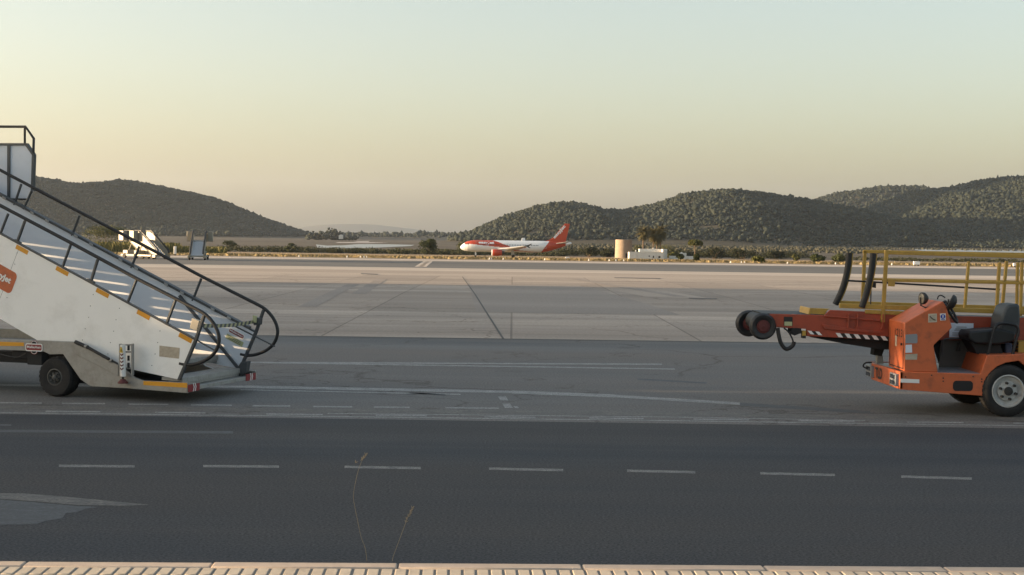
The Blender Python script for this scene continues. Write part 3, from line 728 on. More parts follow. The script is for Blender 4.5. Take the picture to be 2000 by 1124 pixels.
for bx, by in ((1768.5, 736.5), (1819.6, 733.4), (1842.2, 739), (1842.2, 745), (1900.6, 736), (1917.4, 741), (1917.4, 746), (1934, 733), (1944, 722)):
    mb = MB(); mb.lathe([(.012, 0), (.010, .006)], at(bx, by, LY)-V((0, -.001, 0)), (0, -1, 0), 8); mb.build('bolt', 'ink', body)
# console
cons = [(1767, 631), (1841.7, 589), (1849, 599.6), (1859.7, 640.5), (1823.7, 675), (1832, 728), (1766, 726)]
CW = .84
mb = MB(); mb.prism(L(cons, .02), V((0, CW, 0)))
con = mb.build('control_console', 'orange', ldr, bevel=.012)
cf = at(1767, 631, LY+.02); cb_ = at(1766, 726, LY+.02); xf = cb_.x-.004
mb = MB(); dlo, dhi = cb_.z+.03, cf.z-.05
for (ya, yb, za, zb_) in ((.045, .06, dlo, dhi), (CW-.075, CW-.06, dlo, dhi), (.045, CW-.06, dhi-.012, dhi), (.045, CW-.06, dlo, dlo+.012)):
    mb.box((xf-.004, LY+.02+ya, za), (xf+.004, LY+.02+yb, zb_))
door = mb.build('console_door', 'ink', con)
mb = MB(); mb.box((xf-.006, LY+.42, cb_.z+.33), (xf+.002, LY+.50, cb_.z+.49)); mb.build('door_label', 'cream', door)
mb = MB(); mb.lathe([(.018, 0), (.018, .02)], V((xf-.02, LY+.15, cb_.z+.38)), (1, 0, 0), 10); mb.build('door_latch', 'ink', door)
mb = MB(); text_on(mb, '1213', V((xf-.006, LY+.52, dhi-.17)), V((0, -1, 0)), sz, width=.40, height=.115, bold=.012); mb.build('lettering', 'ink', door)
def plate(pts, m_, name='sticker', d=.017, par=con):
    mb = MB(); mb.prism(L(pts, d), V((0, .003, 0))); return mb.build(name, m_, par)
plate([(1768.5, 654), (1790.5, 652.5), (1792, 655), (1792, 669), (1790, 671), (1768.5, 671)], 'greyplate', 'data_plate')
plate([(1769, 674), (1781, 673.5), (1781.5, 689), (1768.5, 689.5)], 'paper', 'data_plate')
plate([(1768.5, 692.5), (1792, 691.5), (1791, 703), (1768, 703)], 'sticker', 'torn_sticker')
s1 = plate([(1813, 613.5), (1829.8, 612.7), (1830, 629.5), (1813, 630.5)], 'cream', 'warning_sticker')
plate([(1815, 616), (1827.6, 615), (1828, 627), (1815, 628)], 'sticker', 'pictogram', .013, s1)
mb = MB(); mb.tube(L([(1816, 618), (1821, 623), (1827, 626)], .012), .006, 5); mb.build('pictogram', 'ink', s1)
s2 = plate([(1836.2, 613), (1847, 612.5), (1847.3, 626), (1836.5, 626.5)], 'signwhite', 'warning_sticker')
mb = MB(); c0 = at(1841.7, 618.6, LY+.012); mb.lathe([(.034, 0), (.034, .003)], c0, (0, 1, 0), 16); mb.mi = 1; mb.box((c0.x-.006, c0.y-.003, c0.z-.02), (c0.x+.006, c0.y-.001, c0.z+.024)); mb.mi = 0
q = at(1841.8, 625, LY+.012); mb.box((q.x-.028, q.y, q.z-.002), (q.x+.028, q.y+.003, q.z+.008)); mb.build('pictogram', ['blue', 'signwhite'], s2)
# work lights
def lamp(px_, py_, d, rad, dirv, stem_to, name='work_light', lens=True):
    c = at(px_, py_, LY+d); ax = V(dirv).normalized(); mb = MB()
    mb.lathe([(rad*.9, -.005), (rad, 0), (rad, .02), (rad*.92, .05), (rad*.55, .085), (rad*.3, .095)], c-ax*.03, -ax*-1 if False else -ax, 22)
    mb.tube([c-ax*.01+sz*rad*.2, c-ax*.02-sz*rad*1.15, stem_to], .011, 6); mb.tube([stem_to-V((.02, 0, .008)), stem_to+V((.04, 0, .012))], .018, 6)
    o = mb.build(name, 'ink', ldr)
    if lens:
        mb = MB(); mb.lathe([(.001, -.014), (rad*.6, -.011), (rad*.86, -.004)], c-ax*.03, -ax, 22, cap=False); mb.build('lamp_lens', 'lens', o)
MT['lens'] = mat('lamp_glass', (.22, .20, .16), .2, var=.1)
lamp(1796.5, 583.5, .30, .088, (-1, -.28, -.02), at(1810, 602, LY+.22))
lamp(1851, 587.5, .06, .115, (-.86, .25, .45), at(1841, 591, LY+.3), lens=False)
mb = MB(); mb.tube(smooth_path(L([(1831, 585), (1833, 579), (1839, 577.5), (1846, 582)], .3), 4), .009, 6); mb.build('cable', 'ink', ldr)
# steering wheel seen nearly edge on
c0 = at(1857.5, 609.5, LY+.42); mb = MB(); ax = (V((.78, -.36, .50))).normalized(); e1 = ax.cross(V((0, 1, 0))).normalized(); e2 = ax.cross(e1)
mb.tube([c0+(e1*math.cos(2*math.pi*k/28)+e2*math.sin(2*math.pi*k/28))*.175 for k in range(28)], .019, 8, closed=True)
for k in range(3): mb.tube([c0-ax*.02, c0+(e1*math.cos(2.1*k)+e2*math.sin(2.1*k))*.19], .011, 6)
mb.tube([c0, c0-ax*.3], .022, 8); mb.build('steering_wheel', 'black', ldr)
# seat
mb = MB(); bd = L([(1953, 646), (1957, 620), (1965, 600), (1972, 595.5), (1988, 594), (1992.5, 598), (1993.5, 625), (1991, 652), (1975, 660)], .35)
mb.prism(bd, V((0, .46, 0))); seat = mb.build('seat', 'seatback', ldr, bevel=.035, seg=3)
mb = MB()
for k in range(3):
    q = [(1963.5-k*1.5, 604+k*7), (1964.5-k*1.5, 607.5+k*7)]
    qa, qb = L(q, .42); mb.prism([qa+V((-.012, 0, 0)), qb+V((-.012, 0, 0)), qb+V((-.004, 0, -.03)), qa+V((-.004, 0, 0))], V((0, .3, 0)))
mb.build('backrest_slot', 'ink', seat)
mb = MB(); mb.prism(L([(1891, 655), (1897, 647.5), (1925, 645), (1956, 643), (1985, 650), (1982, 668), (1950, 674), (1905, 672), (1893, 664)], .33), V((0, .5, 0))); mb.build('seat_cushion', 'seat', seat, bevel=.03, seg=3)
mb = MB(); mb.prism(L([(1893, 664), (1952, 668), (1960, 694), (1914, 694), (1908, 690)], .4), V((0, .4, 0))); mb.build('seat_base', 'gap', seat)
mb = MB(); mb.tube(smooth_path(L([(1929, 694), (1933, 676), (1939, 652), (1945, 637), (1955, 632), (1972, 632.5), (1985, 637), (1989, 648), (1985, 663), (1980, 682), (1978, 692)], .26), 4), .024, 8); mb.build('seat_armrest', 'seat', seat)
# footwell back plate, grab rail, document
mb = MB(); mb.prism(L([(1836, 690), (1838, 665), (1893, 664), (1882, 726), (1834, 728)], .95), V((0, .03, 0))); mb.build('footwell_panel', 'greydark', ldr) if False else None
MT['greydark'] = mat('dark_grey_panel', (.075, .072, .068), .6, var=.2, dirt=(.12, .1, .08), dirt_amt=.4)
mb.build('footwell_panel', 'greydark', ldr)
mb = MB(); mb.prism(L([(1823, 677), (1893, 640), (1990, 640), (1990, 700), (1836, 716)], .99), V((0, .03, 0))); mb.build('rear_panel', 'gap', ldr)
mb = MB(); mb.tube(smooth_path(L([(1841, 694), (1841, 672), (1846, 663), (1870, 662), (1886, 663.5), (1891, 672), (1890, 688)], .85), 4), .013, 8); mb.build('grab_rail', 'darksteel', ldr)
doc = plate([(1855, 631), (1901.5, 632), (1900.5, 660.5), (1854, 659)], 'paper', 'paper_notice', .9, ldr)
mb = MB()
for k, (xa_, xb_, yy) in enumerate(((1868, 1888, 638.5), (1864, 1893, 644.5), (1866, 1891, 642), (1860, 1872, 650), (1860, 1893, 654), (1876, 1895, 650))):
    mb.prism(L([(xa_, yy), (xb_, yy+.2), (xb_, yy+1.6), (xa_, yy+1.4)], .895), V((0, .002, 0)))
mb.build('print', 'greyplate', doc)
mb = MB(); mb.lathe([(.035, 0), (.03, .05), (.012, .09), (.022, .11), (.02, .13)], at(1871.5, 686, LY+.9), sz, 12); mb.build('control_knob', 'ink', ldr)
mb = MB(); c0 = at(1989, 690, LY+.55); mb.box((c0.x, c0.y, c0.z), (c0.x+.35, c0.y+.3, c0.z+.17)); mb.mi = 1
for k in range(3): mb.box((c0.x-.006, c0.y, c0.z+.02+.05*k), (c0.x, c0.y+.3, c0.z+.05+.05*k))
mb.build('chock_box', ['yellow', 'ink'], ldr, bevel=.004)
mb = MB(); mb.prism(L([(1963, 672), (1978, 671), (1977, 692), (1964, 692)], .5), V((0, .2, 0))); MT['bluecloth'] = mat('dull_blue', (.05, .06, .10), .8); mb.build('fluid_bottle', 'bluecloth', ldr, bevel=.02)
# wheels
wz = at(1968, 764, LY).z; wx = at(1968, 764, LY).x
for d_, ax_ in ((-.02, (0, 1, 0)), (LWID-.06, (0, -1, 0))):
    tyre_wheel(V((wx, LY+d_+(.0 if d_ < .5 else .22), wz)), ax_, wz, .24, ldr, 'rim', .232, 34)
for d_, ax_ in ((-.02, (0, 1, 0)), (LWID-.06, (0, -1, 0))):
    tyre_wheel(V((wx+2.1, LY+d_+(.0 if d_ < .5 else .22), wz)), ax_, wz, .24, ldr, 'rim', .232, 34)
# conveyor boom behind the console
BD = .92; BW = 1.05
def LB(pts, d=0.0): return [at(x_, y_, LY+BD+d) for x_, y_ in pts]
top = [(1504, 613.5), (1611, 616), (1621.6, 606), (1720, 610.5), (1800, 616), (2480, 634)]
bot = [(2480, 668), (1720, 664), (1632, 660), (1575, 657), (1575, 643), (1520, 640), (1506, 640)]
mb = MB(); mb.prism(LB(top+bot), V((0, .05, 0)))
boom = mb.build('conveyor_boom', 'orange_red', ldr, bevel=.006)
mb = MB(); mb.prism(LB(top+bot, BW-.05), V((0, .05, 0))); mb.build('boom_side', 'orange_red', boom, bevel=.006)
mb = MB(); a_, b_, c_, d2 = LB([(1490, 612.5), (1611, 615.5), (1630, 611), (2480, 628)], .04)
mb.prism([a_, b_, b_-sz*.03, a_-sz*.03], V((0, BW-.08, 0))); mb.prism([b_, d2-sz*.06, d2-sz*.09, b_-sz*.03], V((0, BW-.08, 0)))
mb.build('conveyor_belt', 'black', boom)
mb = MB(); mb.prism(LB([(1584, 659), (2480, 669), (2480, 690), (1720, 683), (1650, 672)], .1), V((0, BW-.2, 0))); mb.build('boom_underside', 'gap', boom)
mb = MB()
for pts in ([(1606, 634), (1610, 643), (1720, 652), (1720, 649)], [(1611, 619), (1720, 628), (1720, 624.5), (1611, 616.5)]):
    mb.prism(LB(pts, -.035), V((0, .034, 0)))
for x_ in (1657, 1674.5, 1724): mb.prism(LB([(x_, 614), (x_+2.4, 614), (x_+1.2, 641), (x_-3, 645), (x_-3, 641), (x_-1, 638)], -.04), V((0, .04, 0)))
mb.build('boom_rib', 'orange_red', boom, bevel=.003)
def hazard(x0, ya, x1, yb, h, n):
    mb = MB()
    for k in range(n):
        t0 = k/n; t1 = (k+1)/n; f = lambda t: (x0+(x1-x0)*t, ya+(yb-ya)*t)
        p0, p1 = f(t0), f(t1); sk = 6
        mb.mi = k % 2
        mb.prism(LB([(p0[0], p0[1]), (p1[0], p1[1]), (p1[0]+sk, p1[1]+h), (p0[0]+sk, p0[1]+h)], -.004), V((0, .003, 0)))
    mb.build('hazard_stripe', ['signwhite', 'ink'], boom)
hazard(1577, 646, 1600, 648.5, 7, 3); hazard(1632, 650.5, 1746, 658.5, 8.5, 13)
mb = MB(); mb.prism(LB([(1531, 619), (1548, 619.5), (1548, 637.5), (1531, 637)], -.004), V((0, .003, 0))); mb.mi = 1; mb.prism(LB([(1532, 628.5), (1547, 629), (1547, 637), (1532, 636.5)], -.007), V((0, .003, 0))); mb.build('warning_sticker', ['ink', 'yellowplate'], boom)
mb = MB(); mb.prism(LB([(1546, 641), (1565, 641.5), (1565, 651), (1552, 656), (1546, 650)], -.02), V((0, .3, 0))); mb.build('junction_box', 'gap', boom, bevel=.004)
mb = MB(); mb.prism(LB([(1567, 646.5), (1574, 647), (1574, 656), (1567, 656)], -.02), V((0, .1, 0))); mb.mi = 1; mb.prism(LB([(1567, 656), (1574, 656), (1574, 661.5), (1567, 661)], -.02), V((0, .1, 0))); mb.build('marker_block', ['yellow', 'ink'], boom)
mb = MB(); mb.tube(smooth_path(LB([(1519, 641), (1521, 655), (1525.5, 671), (1534, 681.5), (1543, 680), (1549.5, 673.5), (1550.5, 668)], -.03), 5), .03, 10)
mb.tube(smooth_path(LB([(1550, 671), (1547, 661), (1540, 649), (1531, 641)], -.03), 4), .012, 8); mb.build('hose', 'black', boom)
mb = MB(); mb.prism(LB([(1579.5, 613), (1582, 602), (1622, 603.5), (1616, 606), (1611, 615)], .1), V((0, .06, 0))); mb.prism(LB([(1579, 614.5), (1581.5, 602), (1585, 602.3), (1583, 614.5)], .09), V((0, .7, 0))); mb.build('end_stop', 'yellow', boom, bevel=.003)
# bumper rollers at the boom tip
for px_, py_, rad, d_ in ((1491.4, 638.5, 26.4, -.05), (1464, 632.5, 26, BW-.12)):
    c0 = at(px_, py_, LY+BD+d_); rr_ = rad/F*(LY+BD+d_); mb = MB()
    mb.lathe([(rr_*.5, .02), (rr_*.62, -.004), (rr_*.85, -.008), (rr_*.97, .03), (rr_, .07), (rr_*.97, .13), (rr_*.8, .17), (rr_*.45, .165)], c0, (0, 1, 0), 40)
    o = mb.build('bumper_wheel', 'black', boom)
    mb = MB(); mb.lathe([(rr_*.5, .015), (rr_*.40, .012), (rr_*.36, -.005), (rr_*.1, -.008), (rr_*.09, -.02), (.001, -.022)], c0, (0, 1, 0), 28, cap=False); mb.build('hub', 'redrim', o)
q = LB([(1491.4, 632), (1464, 627)], 0); mb = MB(); mb.lathe([(.13, 0), (.13, BW-.25)], q[0]+V((.0, .08, 0)), (q[1]-q[0]).normalized()*0+V((0, 1, 0)), 28); mb.build('end_roller', 'black', boom)
# boom leg
mb = MB(); mb.prism(LB([(1708, 678), (1728, 681), (1722, 696), (1706, 694)], .25), V((0, .2, 0))); mb.mi = 1; mb.prism(LB([(1714.5, 694), (1724, 694), (1725.5, 711), (1713, 711)], .28), V((0, .12, 0))); mb.build('boom_support', ['gap', 'galv'], ldr)
# padded bumper tubes, guard rails
for pts, d_ in (([(1705.7, 495), (1703, 520), (1699.5, 541), (1693, 570), (1683, 601)], -.02), ([(1658.7, 494), (1656, 520), (1651, 545), (1643, 570), (1631, 595)], BW-.1)):
    mb = MB(); mb.tube(smooth_path(LB(pts, d_), 4), .047, 14); p = mb.build('padded_tube', 'black', boom)
    mb = MB(); mb.tube(smooth_path(LB([(x_+6, y_+1) for x_, y_ in pts], d_+.02), 4), .016, 8); mb.build('tube_backing', 'yellow', p)
def rails(d_, tops, name):
    mb = MB()
    for a, b, w_ in tops: 
        p, q = LB([a, b], d_); mb.prism([p-sz*w_, q-sz*w_, q+sz*w_, p+sz*w_], V((0, .045, 0)))
    return mb.build(name, 'yellow', boom, bevel=.006)
rails(-.02, [((1728, 493.5), (2480, 514), .028), ((1724, 548), (2480, 563), .020)], 'guard_rail')
rails(BW-.06, [((1686, 491.5), (2480, 506), .024), ((1690, 545.5), (2480, 559), .018)], 'guard_rail')
rails(-.02, [((1640, 597.5), (2480, 628), .035), ((1690, 609), (1860, 617), .03)], 'guard_sill')
rails(BW-.06, [((1632, 592), (2480, 618), .035)], 'guard_sill')
def post(a, b, d_, w_=.026):
    p, q = LB([a, b], d_); mb = MB(); mb.prism([p-V((w_, 0, 0)), p+V((w_, 0, 0)), q+V((w_, 0, 0)), q-V((w_, 0, 0))], V((0, .05, 0))); mb.build('guard_post', 'yellow', boom, bevel=.005)
post((1732.5, 489), (1724.5, 630), -.03, .027); post((1690, 491), (1685, 592), BW-.06, .025)
post((1893, 511), (1884.5, 608), -.01, .019); post((1953, 513), (1947, 614), -.01, .022); post((1967, 510), (1957.5, 612), BW-.06, .022); post((1988.5, 513), (1986.5, 616), BW-.06, .02); post((1997, 512), (1994, 618), -.01, .02); post((2045, 512), (2040, 620), -.01, .02)
mb = MB(); mb.prism(LB([(1735, 546.5), (1748.5, 547), (1747.5, 560), (1735, 559.5)], -.05), V((0, .02, 0))); mb.build('rail_bracket', 'yellow', boom)
mb = MB(); mb.tube(LB([(1655, 548.5), (1720, 552), (1953, 566)], .3), .014, 8); mb.tube(LB([(1701.5, 556), (1700.5, 596)], .3), .010, 6); mb.prism(LB([(1705, 553), (1711, 553.5), (1711, 563), (1704, 562)], .28), V((0, .05, 0))); mb.build('push_bar', 'black', boom)

# ------------------------------------------------------------------ airliner
JY = 479.0
J0 = at(898.5, 505, JY); J0.z = zt(JY)
jet = empty('airliner', J0, 'white and orange twin engine passenger jet taxiing beyond the apron', 'airplane')
secs = [(0, 3.3, .05), (.25, 3.33, .5), (.7, 3.4, .92), (1.5, 3.55, 1.35), (2.5, 3.7, 1.68), (3.8, 3.81, 1.88), (5.2, 3.85, 1.975)]+[(5.2+.4*k, 3.85, 1.975) for k in range(1, 53)]+[(26.6, 3.86, 1.965), (27.6, 3.9, 1.92), (28.8, 3.98, 1.82), (30, 4.1, 1.68), (31.5, 4.3, 1.45), (33, 4.52, 1.18), (34.5, 4.76, .9), (36, 5.0, .6), (37.2, 5.15, .38), (37.57, 5.18, .2)]
fx = [s[0] for s in secs]
xs = np.unique(np.concatenate([np.arange(0, 5, .1), np.arange(5, 37.57, .15), [37.57]]))
zc = np.interp(xs, fx, [s[1] for s in secs]); rr = np.interp(xs, fx, [s[2] for s in secs])
NS = 72
def lower_b(x): return np.interp(x, [0, 1.4, 3.6, 7.6, 14.4, 17.5], [.62, .66, .62, .27, -.36, -.42])
def upper_b(x): return np.interp(x, [10.4, 11.2, 12.5, 14.4, 16.2, 17.5], [2.2, 1.93, 1.55, .83, .27, -.42])
mb = MB(); rings = []
for i in range(len(xs)):
    rings.append([mb.bm.verts.new((xs[i], -rr[i]*math.sin(2*math.pi*k/NS), zc[i]+rr[i]*math.cos(2*math.pi*k/NS))) for k in range(NS)])
for i in range(len(xs)-1):
    for k in range(NS):
        f = mb.bm.faces.new((rings[i][k], rings[i][(k+1) % NS], rings[i+1][(k+1) % NS], rings[i+1][k]))
        xm = (xs[i]+xs[i+1])/2; zm = zc[i]+rr[i]*math.cos(2*math.pi*(k+.5)/NS)-3.85
        om = False
        if xm < 17.5 and zm > lower_b(xm) and zm < upper_b(xm) and xm > 1.5: om = True
        if 27.2+(zm+1.97)*.74 < xm < 35.6: om = True
        if 18 < xm < 26.8 and -1.15-(xm-18)*.09 > zm > -1.45-(xm-18)*.06: om = True
        f.material_index = 1 if om else 0
mb.bm.faces.new(rings[0]); mb.bm.faces.new(rings[-1])
fus = mb.build('fuselage', ['jet_white', 'jet_orange'], jet, local=True)
def cyl_y(p, extra=.025):
    r_ = 1.975+extra; dz = p.z-3.85
    return V((p.x, -math.sqrt(max(r_*r_-dz*dz, .01)), p.z))
mb = MB(); text_on(mb, 'easyJet', V((6.2, -2, 4.45)), V((1, 0, -.02)), V((0, 0, 1)), width=5.3, height=1.12, bold=.045, mapf=cyl_y); mb.build('lettering', 'jet_white', fus, local=True)
wmb = MB(); w_, h_ = .26, .36
wmb.prism([V((a-w_/2, 0, b-h_/2)) for a, b in rrect(w_, h_, .1, 2)], V((0, .03, 0)))
win0 = wmb.build('cabin_window', 'glass', jet, local=True)
wy = -math.sqrt(1.99**2-.45**2)
first = True
for k in range(37):
    xw = 7.0+.533*k*1.0
    if xw > 27: break
    o = win0 if first else win0.copy()
    if not first: COL.objects.link(o); o.parent = jet
    first = False; o.location = (xw, wy-.012, 4.30)
mb = MB()
for a, b in ((1.55, 1.95), (2.0, 2.4), (2.45, 2.9)):
    def sk(x, z):
        zc_ = np.interp(x, fx, [s[1] for s in secs]); r_ = np.interp(x, fx, [s[2] for s in secs])+.02; d = z-zc_
        return V((x, -math.sqrt(max(r_*r_-d*d, .02)), z))
    mb.face([sk(a, 4.3), sk(b, 4.3), sk(b+.05, 4.72), sk(a+.15, 4.66)])
mb.build('cockpit_window', 'glass', jet, local=True)
for xd in (5.0, 14.7, 15.7, 28.3):
    mb = MB(); zz = (3.3, 5.15) if xd in (5.0, 28.3) else (3.9, 4.75)
    wd_ = .8 if xd in (5.0, 28.3) else .5
    for (a, b, c_, d_) in ((xd, xd+.06, *zz), (xd+wd_, xd+wd_+.06, *zz), (xd, xd+wd_+.06, zz[1], zz[1]+.06), (xd, xd+wd_+.06, zz[0]-.06, zz[0])):
        q = [V((a, 0, c_)), V((b, 0, c_)), V((b, 0, d_)), V((a, 0, d_))]
        mb.prism([cyl_y(p, .012) for p in q], V((0, .008, 0)))
    mb.build('cabin_door', 'jet_grey', jet, local=True)
def foil(root, tip, sgn):   # root / tip: (xle, xte, y, z, thickness)
    mb = MB(); R_ = []
    for (a, b, y, z, t) in (root, tip):
        c = b-a
        R_.append([mb.bm.verts.new((a+c*f, sgn*y, z+t*g)) for f, g in ((0, 0), (.06, .35), (.3, .6), (.65, .4), (1, 0), (.65, -.25), (.3, -.4), (.06, -.25))])
    for k in range(8): mb.bm.faces.new((R_[0][k], R_[0][(k+1) % 8], R_[1][(k+1) % 8], R_[1][k]))
    mb.bm.faces.new(R_[0]); mb.bm.faces.new(R_[1]); return mb
for sgn in (-1, 1):
    w = foil((12.3, 19.6, 1.5, 2.75, .95), (21.3, 23.0, 16.8, 4.15, .3), sgn).build('wing', 'jet_grey', jet, local=True)
    mb = MB(); mb.prism([V((21.6, sgn*16.85, 4.1)), V((23.0, sgn*16.85, 4.1)), V((24.1, sgn*16.95, 4.9)), V((23.6, sgn*16.95, 4.9))], V((0, .06*sgn, 0))); mb.prism([V((21.8, sgn*16.85, 4.1)), V((23.0, sgn*16.85, 4.1)), V((23.6, sgn*16.9, 3.5)), V((23.2, sgn*16.9, 3.5))], V((0, .06*sgn, 0))); mb.build('winglet', 'darksteel' if sgn < 0 else 'jet_white', w, local=True)
    for yy, xx in ((7, 19.2), (10.5, 20.6)):
        mb = MB(); mb.lathe([(.02, 0), (.2, .6), (.25, 1.8), (.12, 3), (.02, 3.4)], V((xx-1.6, sgn*yy, 2.95+(yy-1.5)*.085)), (1, 0, -.05), 10, cap=False); mb.build('flap_fairing', 'jet_orange', w, local=True)
    # engine
    ec = V((10.7, sgn*5.75, 1.75))
    mb = MB(); mb.lathe([(.86, .25), (.93, .0), (1.0, .12), (1.13, .9), (1.15, 2.0), (1.02, 3.1), (.85, 3.5), (.8, 3.45), (.75, 2.8)], ec, (1, 0, 0), 36, cap=False)
    e = mb.build('engine', 'jet_orange', jet, local=True)
    mb = MB(); mb.lathe([(.84, .26), (.93, -.02), (1.005, .1), (1.04, .35)], ec, (1, 0, 0), 36, cap=False); mb.build('intake_lip', 'jet_white', e, local=True)
    mb = MB(); mb.lathe([(.02, .05), (.2, .35), (.86, .42)], ec, (1, 0, 0), 24, cap=False); mb.build('fan', 'gap', e, local=True)
    mb = MB(); mb.lathe([(.62, 3.0), (.55, 3.9), (.42, 4.4), (.3, 4.3)], ec, (1, 0, 0), 24, cap=False); mb.build('exhaust_nozzle', 'darksteel', e, local=True)
    mb = MB(); mb.prism([V((12.0, sgn*5.75-.15, 2.8)), V((15.4, sgn*5.75-.15, 3.1)), V((17.6, sgn*5.75-.15, 3.0)), V((15.0, sgn*5.75-.15, 2.3)), V((13.6, sgn*5.75-.15, 2.6))], V((0, .3, 0))); mb.build('engine_pylon', 'jet_grey', e, local=True)
    foil((31.9, 35.3, .6, 5.0, .35), (35.6, 37.0, 6.2, 5.65, .12), sgn).build('tailplane', 'jet_grey', jet, local=True)
    # main gear
    mb = MB(); mb.tube([V((17.7, sgn*3.8, 2.9)), V((17.9, sgn*3.8, .57))], .14, 8); mb.tube([V((17.9, sgn*3.8-.55, .57)), V((17.9, sgn*3.8+.55, .57))], .1, 8)
    mb.prism([V((17.3, sgn*4.0, 1.0)), V((18.4, sgn*4.0, 1.0)), V((18.2, sgn*4.1, 2.6)), V((17.2, sgn*4.1, 2.6))], V((0, .05, 0)))
    g = mb.build('main_gear', 'jet_grey', jet, local=True)
    for dy_ in (-.62, .28):
        mb = MB(); mb.lathe([(.25, 0), (.5, .0), (.57, .08), (.57, .26), (.5, .34), (.25, .34)], V((17.9, sgn*3.8+dy_, .57)), (0, 1, 0), 20); mb.build('wheel', 'tyre', g, local=True)
mb = MB(); P = [(28.2, 5.78), (29.9, 6.1), (31.3, 6.9), (35.25, 11.75), (36.95, 11.75), (36.2, 8.4), (35.5, 5.2), (31, 5.3)]
mb.prism([V((x_, -.14, z_)) for x_, z_ in P], V((0, .28, 0))); fin = mb.build('tail_fin', 'jet_orange', jet, local=True, bevel=.08)
d = V((.66, 0, .75)).normalized(); n_ = V((-d.z, 0, d.x)); o_ = V((32.1, -.17, 6.35))
mb = MB(); text_on(mb, 'easyJet', o_, d, n_, width=5.6, height=1.35, bold=.045); mb.build('lettering', 'jet_white', fin, local=True)
mb = MB(); mb.prism([V((20.5, -.3, 5.75)), V((22.0, -.3, 5.75)), V((21.8, -.2, 6.75)), V((20.8, -.2, 6.75))], V((0, .5, 0))); mb.build('roof_block', 'jet_white', jet, local=True, bevel=.05)  # white block added on the roof for an unidentified pale shape
mb = MB(); mb.tube([V((5.1, 0, 2.1)), V((5.2, 0, .4))], .1, 8); mb.prism([V((5.0, -.3, .7)), V((5.5, -.3, .7)), V((5.5, -.3, 1.7)), V((5.0, -.3, 1.7))], V((0, .04, 0))); g = mb.build('nose_gear', 'jet_white', jet, local=True)
for dy_ in (-.3, .1):
    mb = MB(); mb.lathe([(.15, 0), (.33, 0), (.38, .05), (.38, .16), (.33, .2), (.15, .2)], V((5.2, dy_, .38)), (0, 1, 0), 18); mb.build('wheel', 'tyre', g, local=True)

# ------------------------------------------------------------------ distant boarding stairs
MT['far_white'] = mat('cream_white_paint', (.27, .245, .195), .5, var=.06)
def far_stairs(pos, rz, label):
    """local: steps climb along +x from x=0, width along y, z up"""
    root = empty('passenger_stairs', pos, label, 'boarding stairs', None, rz)
    sl_ = .62; wid = 1.5; run = 3.2; h = run*sl_+.35
    mb = MB()
    for i in range(11):
        x_ = .1+i*.29; z_ = .35+i*.18
        mb.box((x_, -wid/2+.04, z_-.04), (x_+.27, wid/2-.04, z_)); mb.box((x_+.25, -wid/2+.04, z_), (x_+.27, wid/2-.04, z_+.14))
    mb.build('steps', 'inner', root, local=True)
    for s_ in (-1, 1):
        y_ = s_*wid/2
        mb = MB(); mb.prism([V((0, y_, .3)), V((0, y_, .95)), V((run, y_, h+.75)), V((run+1.1, y_, h+.75)), V((run+1.1, y_, h-.25)), V((run, y_, h-.3)), V((.25, y_, .2))], V((0, .05*s_, 0))); mb.build('side_panel', 'far_white', root, local=True)
        mb = MB(); mb.tube([V((-.25, y_, .75)), V((-.1, y_, 1.15)), V((run, y_, h+1.0)), V((run+1.1, y_, h+1.0))], .10, 6); mb.build('handrail', 'black', root, local=True)
        mb = MB(); mb.prism([V((run+.4, s_*(wid/2+.12), h-.2)), V((run+.4, s_*(wid/2+.75), h-.2)), V((run+.4, s_*(wid/2+.75), h+1.0)), V((run+.4, s_*(wid/2+.12), h+1.0))], V((.9, 0, 0))); mb.build('landing_screen', 'far_white', root, local=True, bevel=.04)
    mb = MB(); mb.box((run, -wid/2, h-.2), (run+1.3, wid/2, h-.1)); mb.build('landing_floor', 'galv', root, local=True)
    mb = MB(); mb.box((.3, -wid/2-.2, .3), (run+1.6, wid/2+.2, .52)); mb.box((-.1, -wid/2-.32, .2), (.5, -wid/2-.06, .55)); mb.box((-.1, wid/2+.06, .2), (.5, wid/2+.32, .55)); mb.build('chassis', 'far_white', root, local=True, bevel=.03)
    mb = MB()
    for y_ in (-.5, .5): mb.tube([V((run+.9, y_, .5)), V((run-.2, y_, h-.2))], .07, 8); mb.tube([V((1.4, y_, .5)), V((run+.6, y_, h-.2))], .05, 8)
    mb.build('lifting_frame', 'far_white', root, local=True)
    mb = MB(); mb.box((run+.6, -.7, .5), (run+1.5, .7, 1.0)); mb.build('engine_cover', 'far_white', root, local=True, bevel=.05)
    for x_ in (.7, run+.9):
        for y_ in (-wid/2-.25, wid/2+.03):
            mb = MB(); mb.lathe([(.12, 0), (.26, 0), (.31, .06), (.31, .17), (.26, .22), (.12, .22)], V((x_, y_, .31)), (0, 1, 0), 18); mb.build('wheel', 'tyre', root, local=True)
    root.scale = (.86, .86, .86)
    return root
p = gnd(384, 508.5); far_stairs(p, R(97), 'grey stepped mobile boarding stairs standing alone, steps facing the camera')
p = gnd(317, 507); far_stairs(p, R(139), 'sunlit mobile boarding stairs behind the handrail, nearer the lone grey stairs')
p = gnd(298, 506); far_stairs(p, R(143), 'cream white mobile boarding stairs leftmost of the distant pair, with pale landing box')

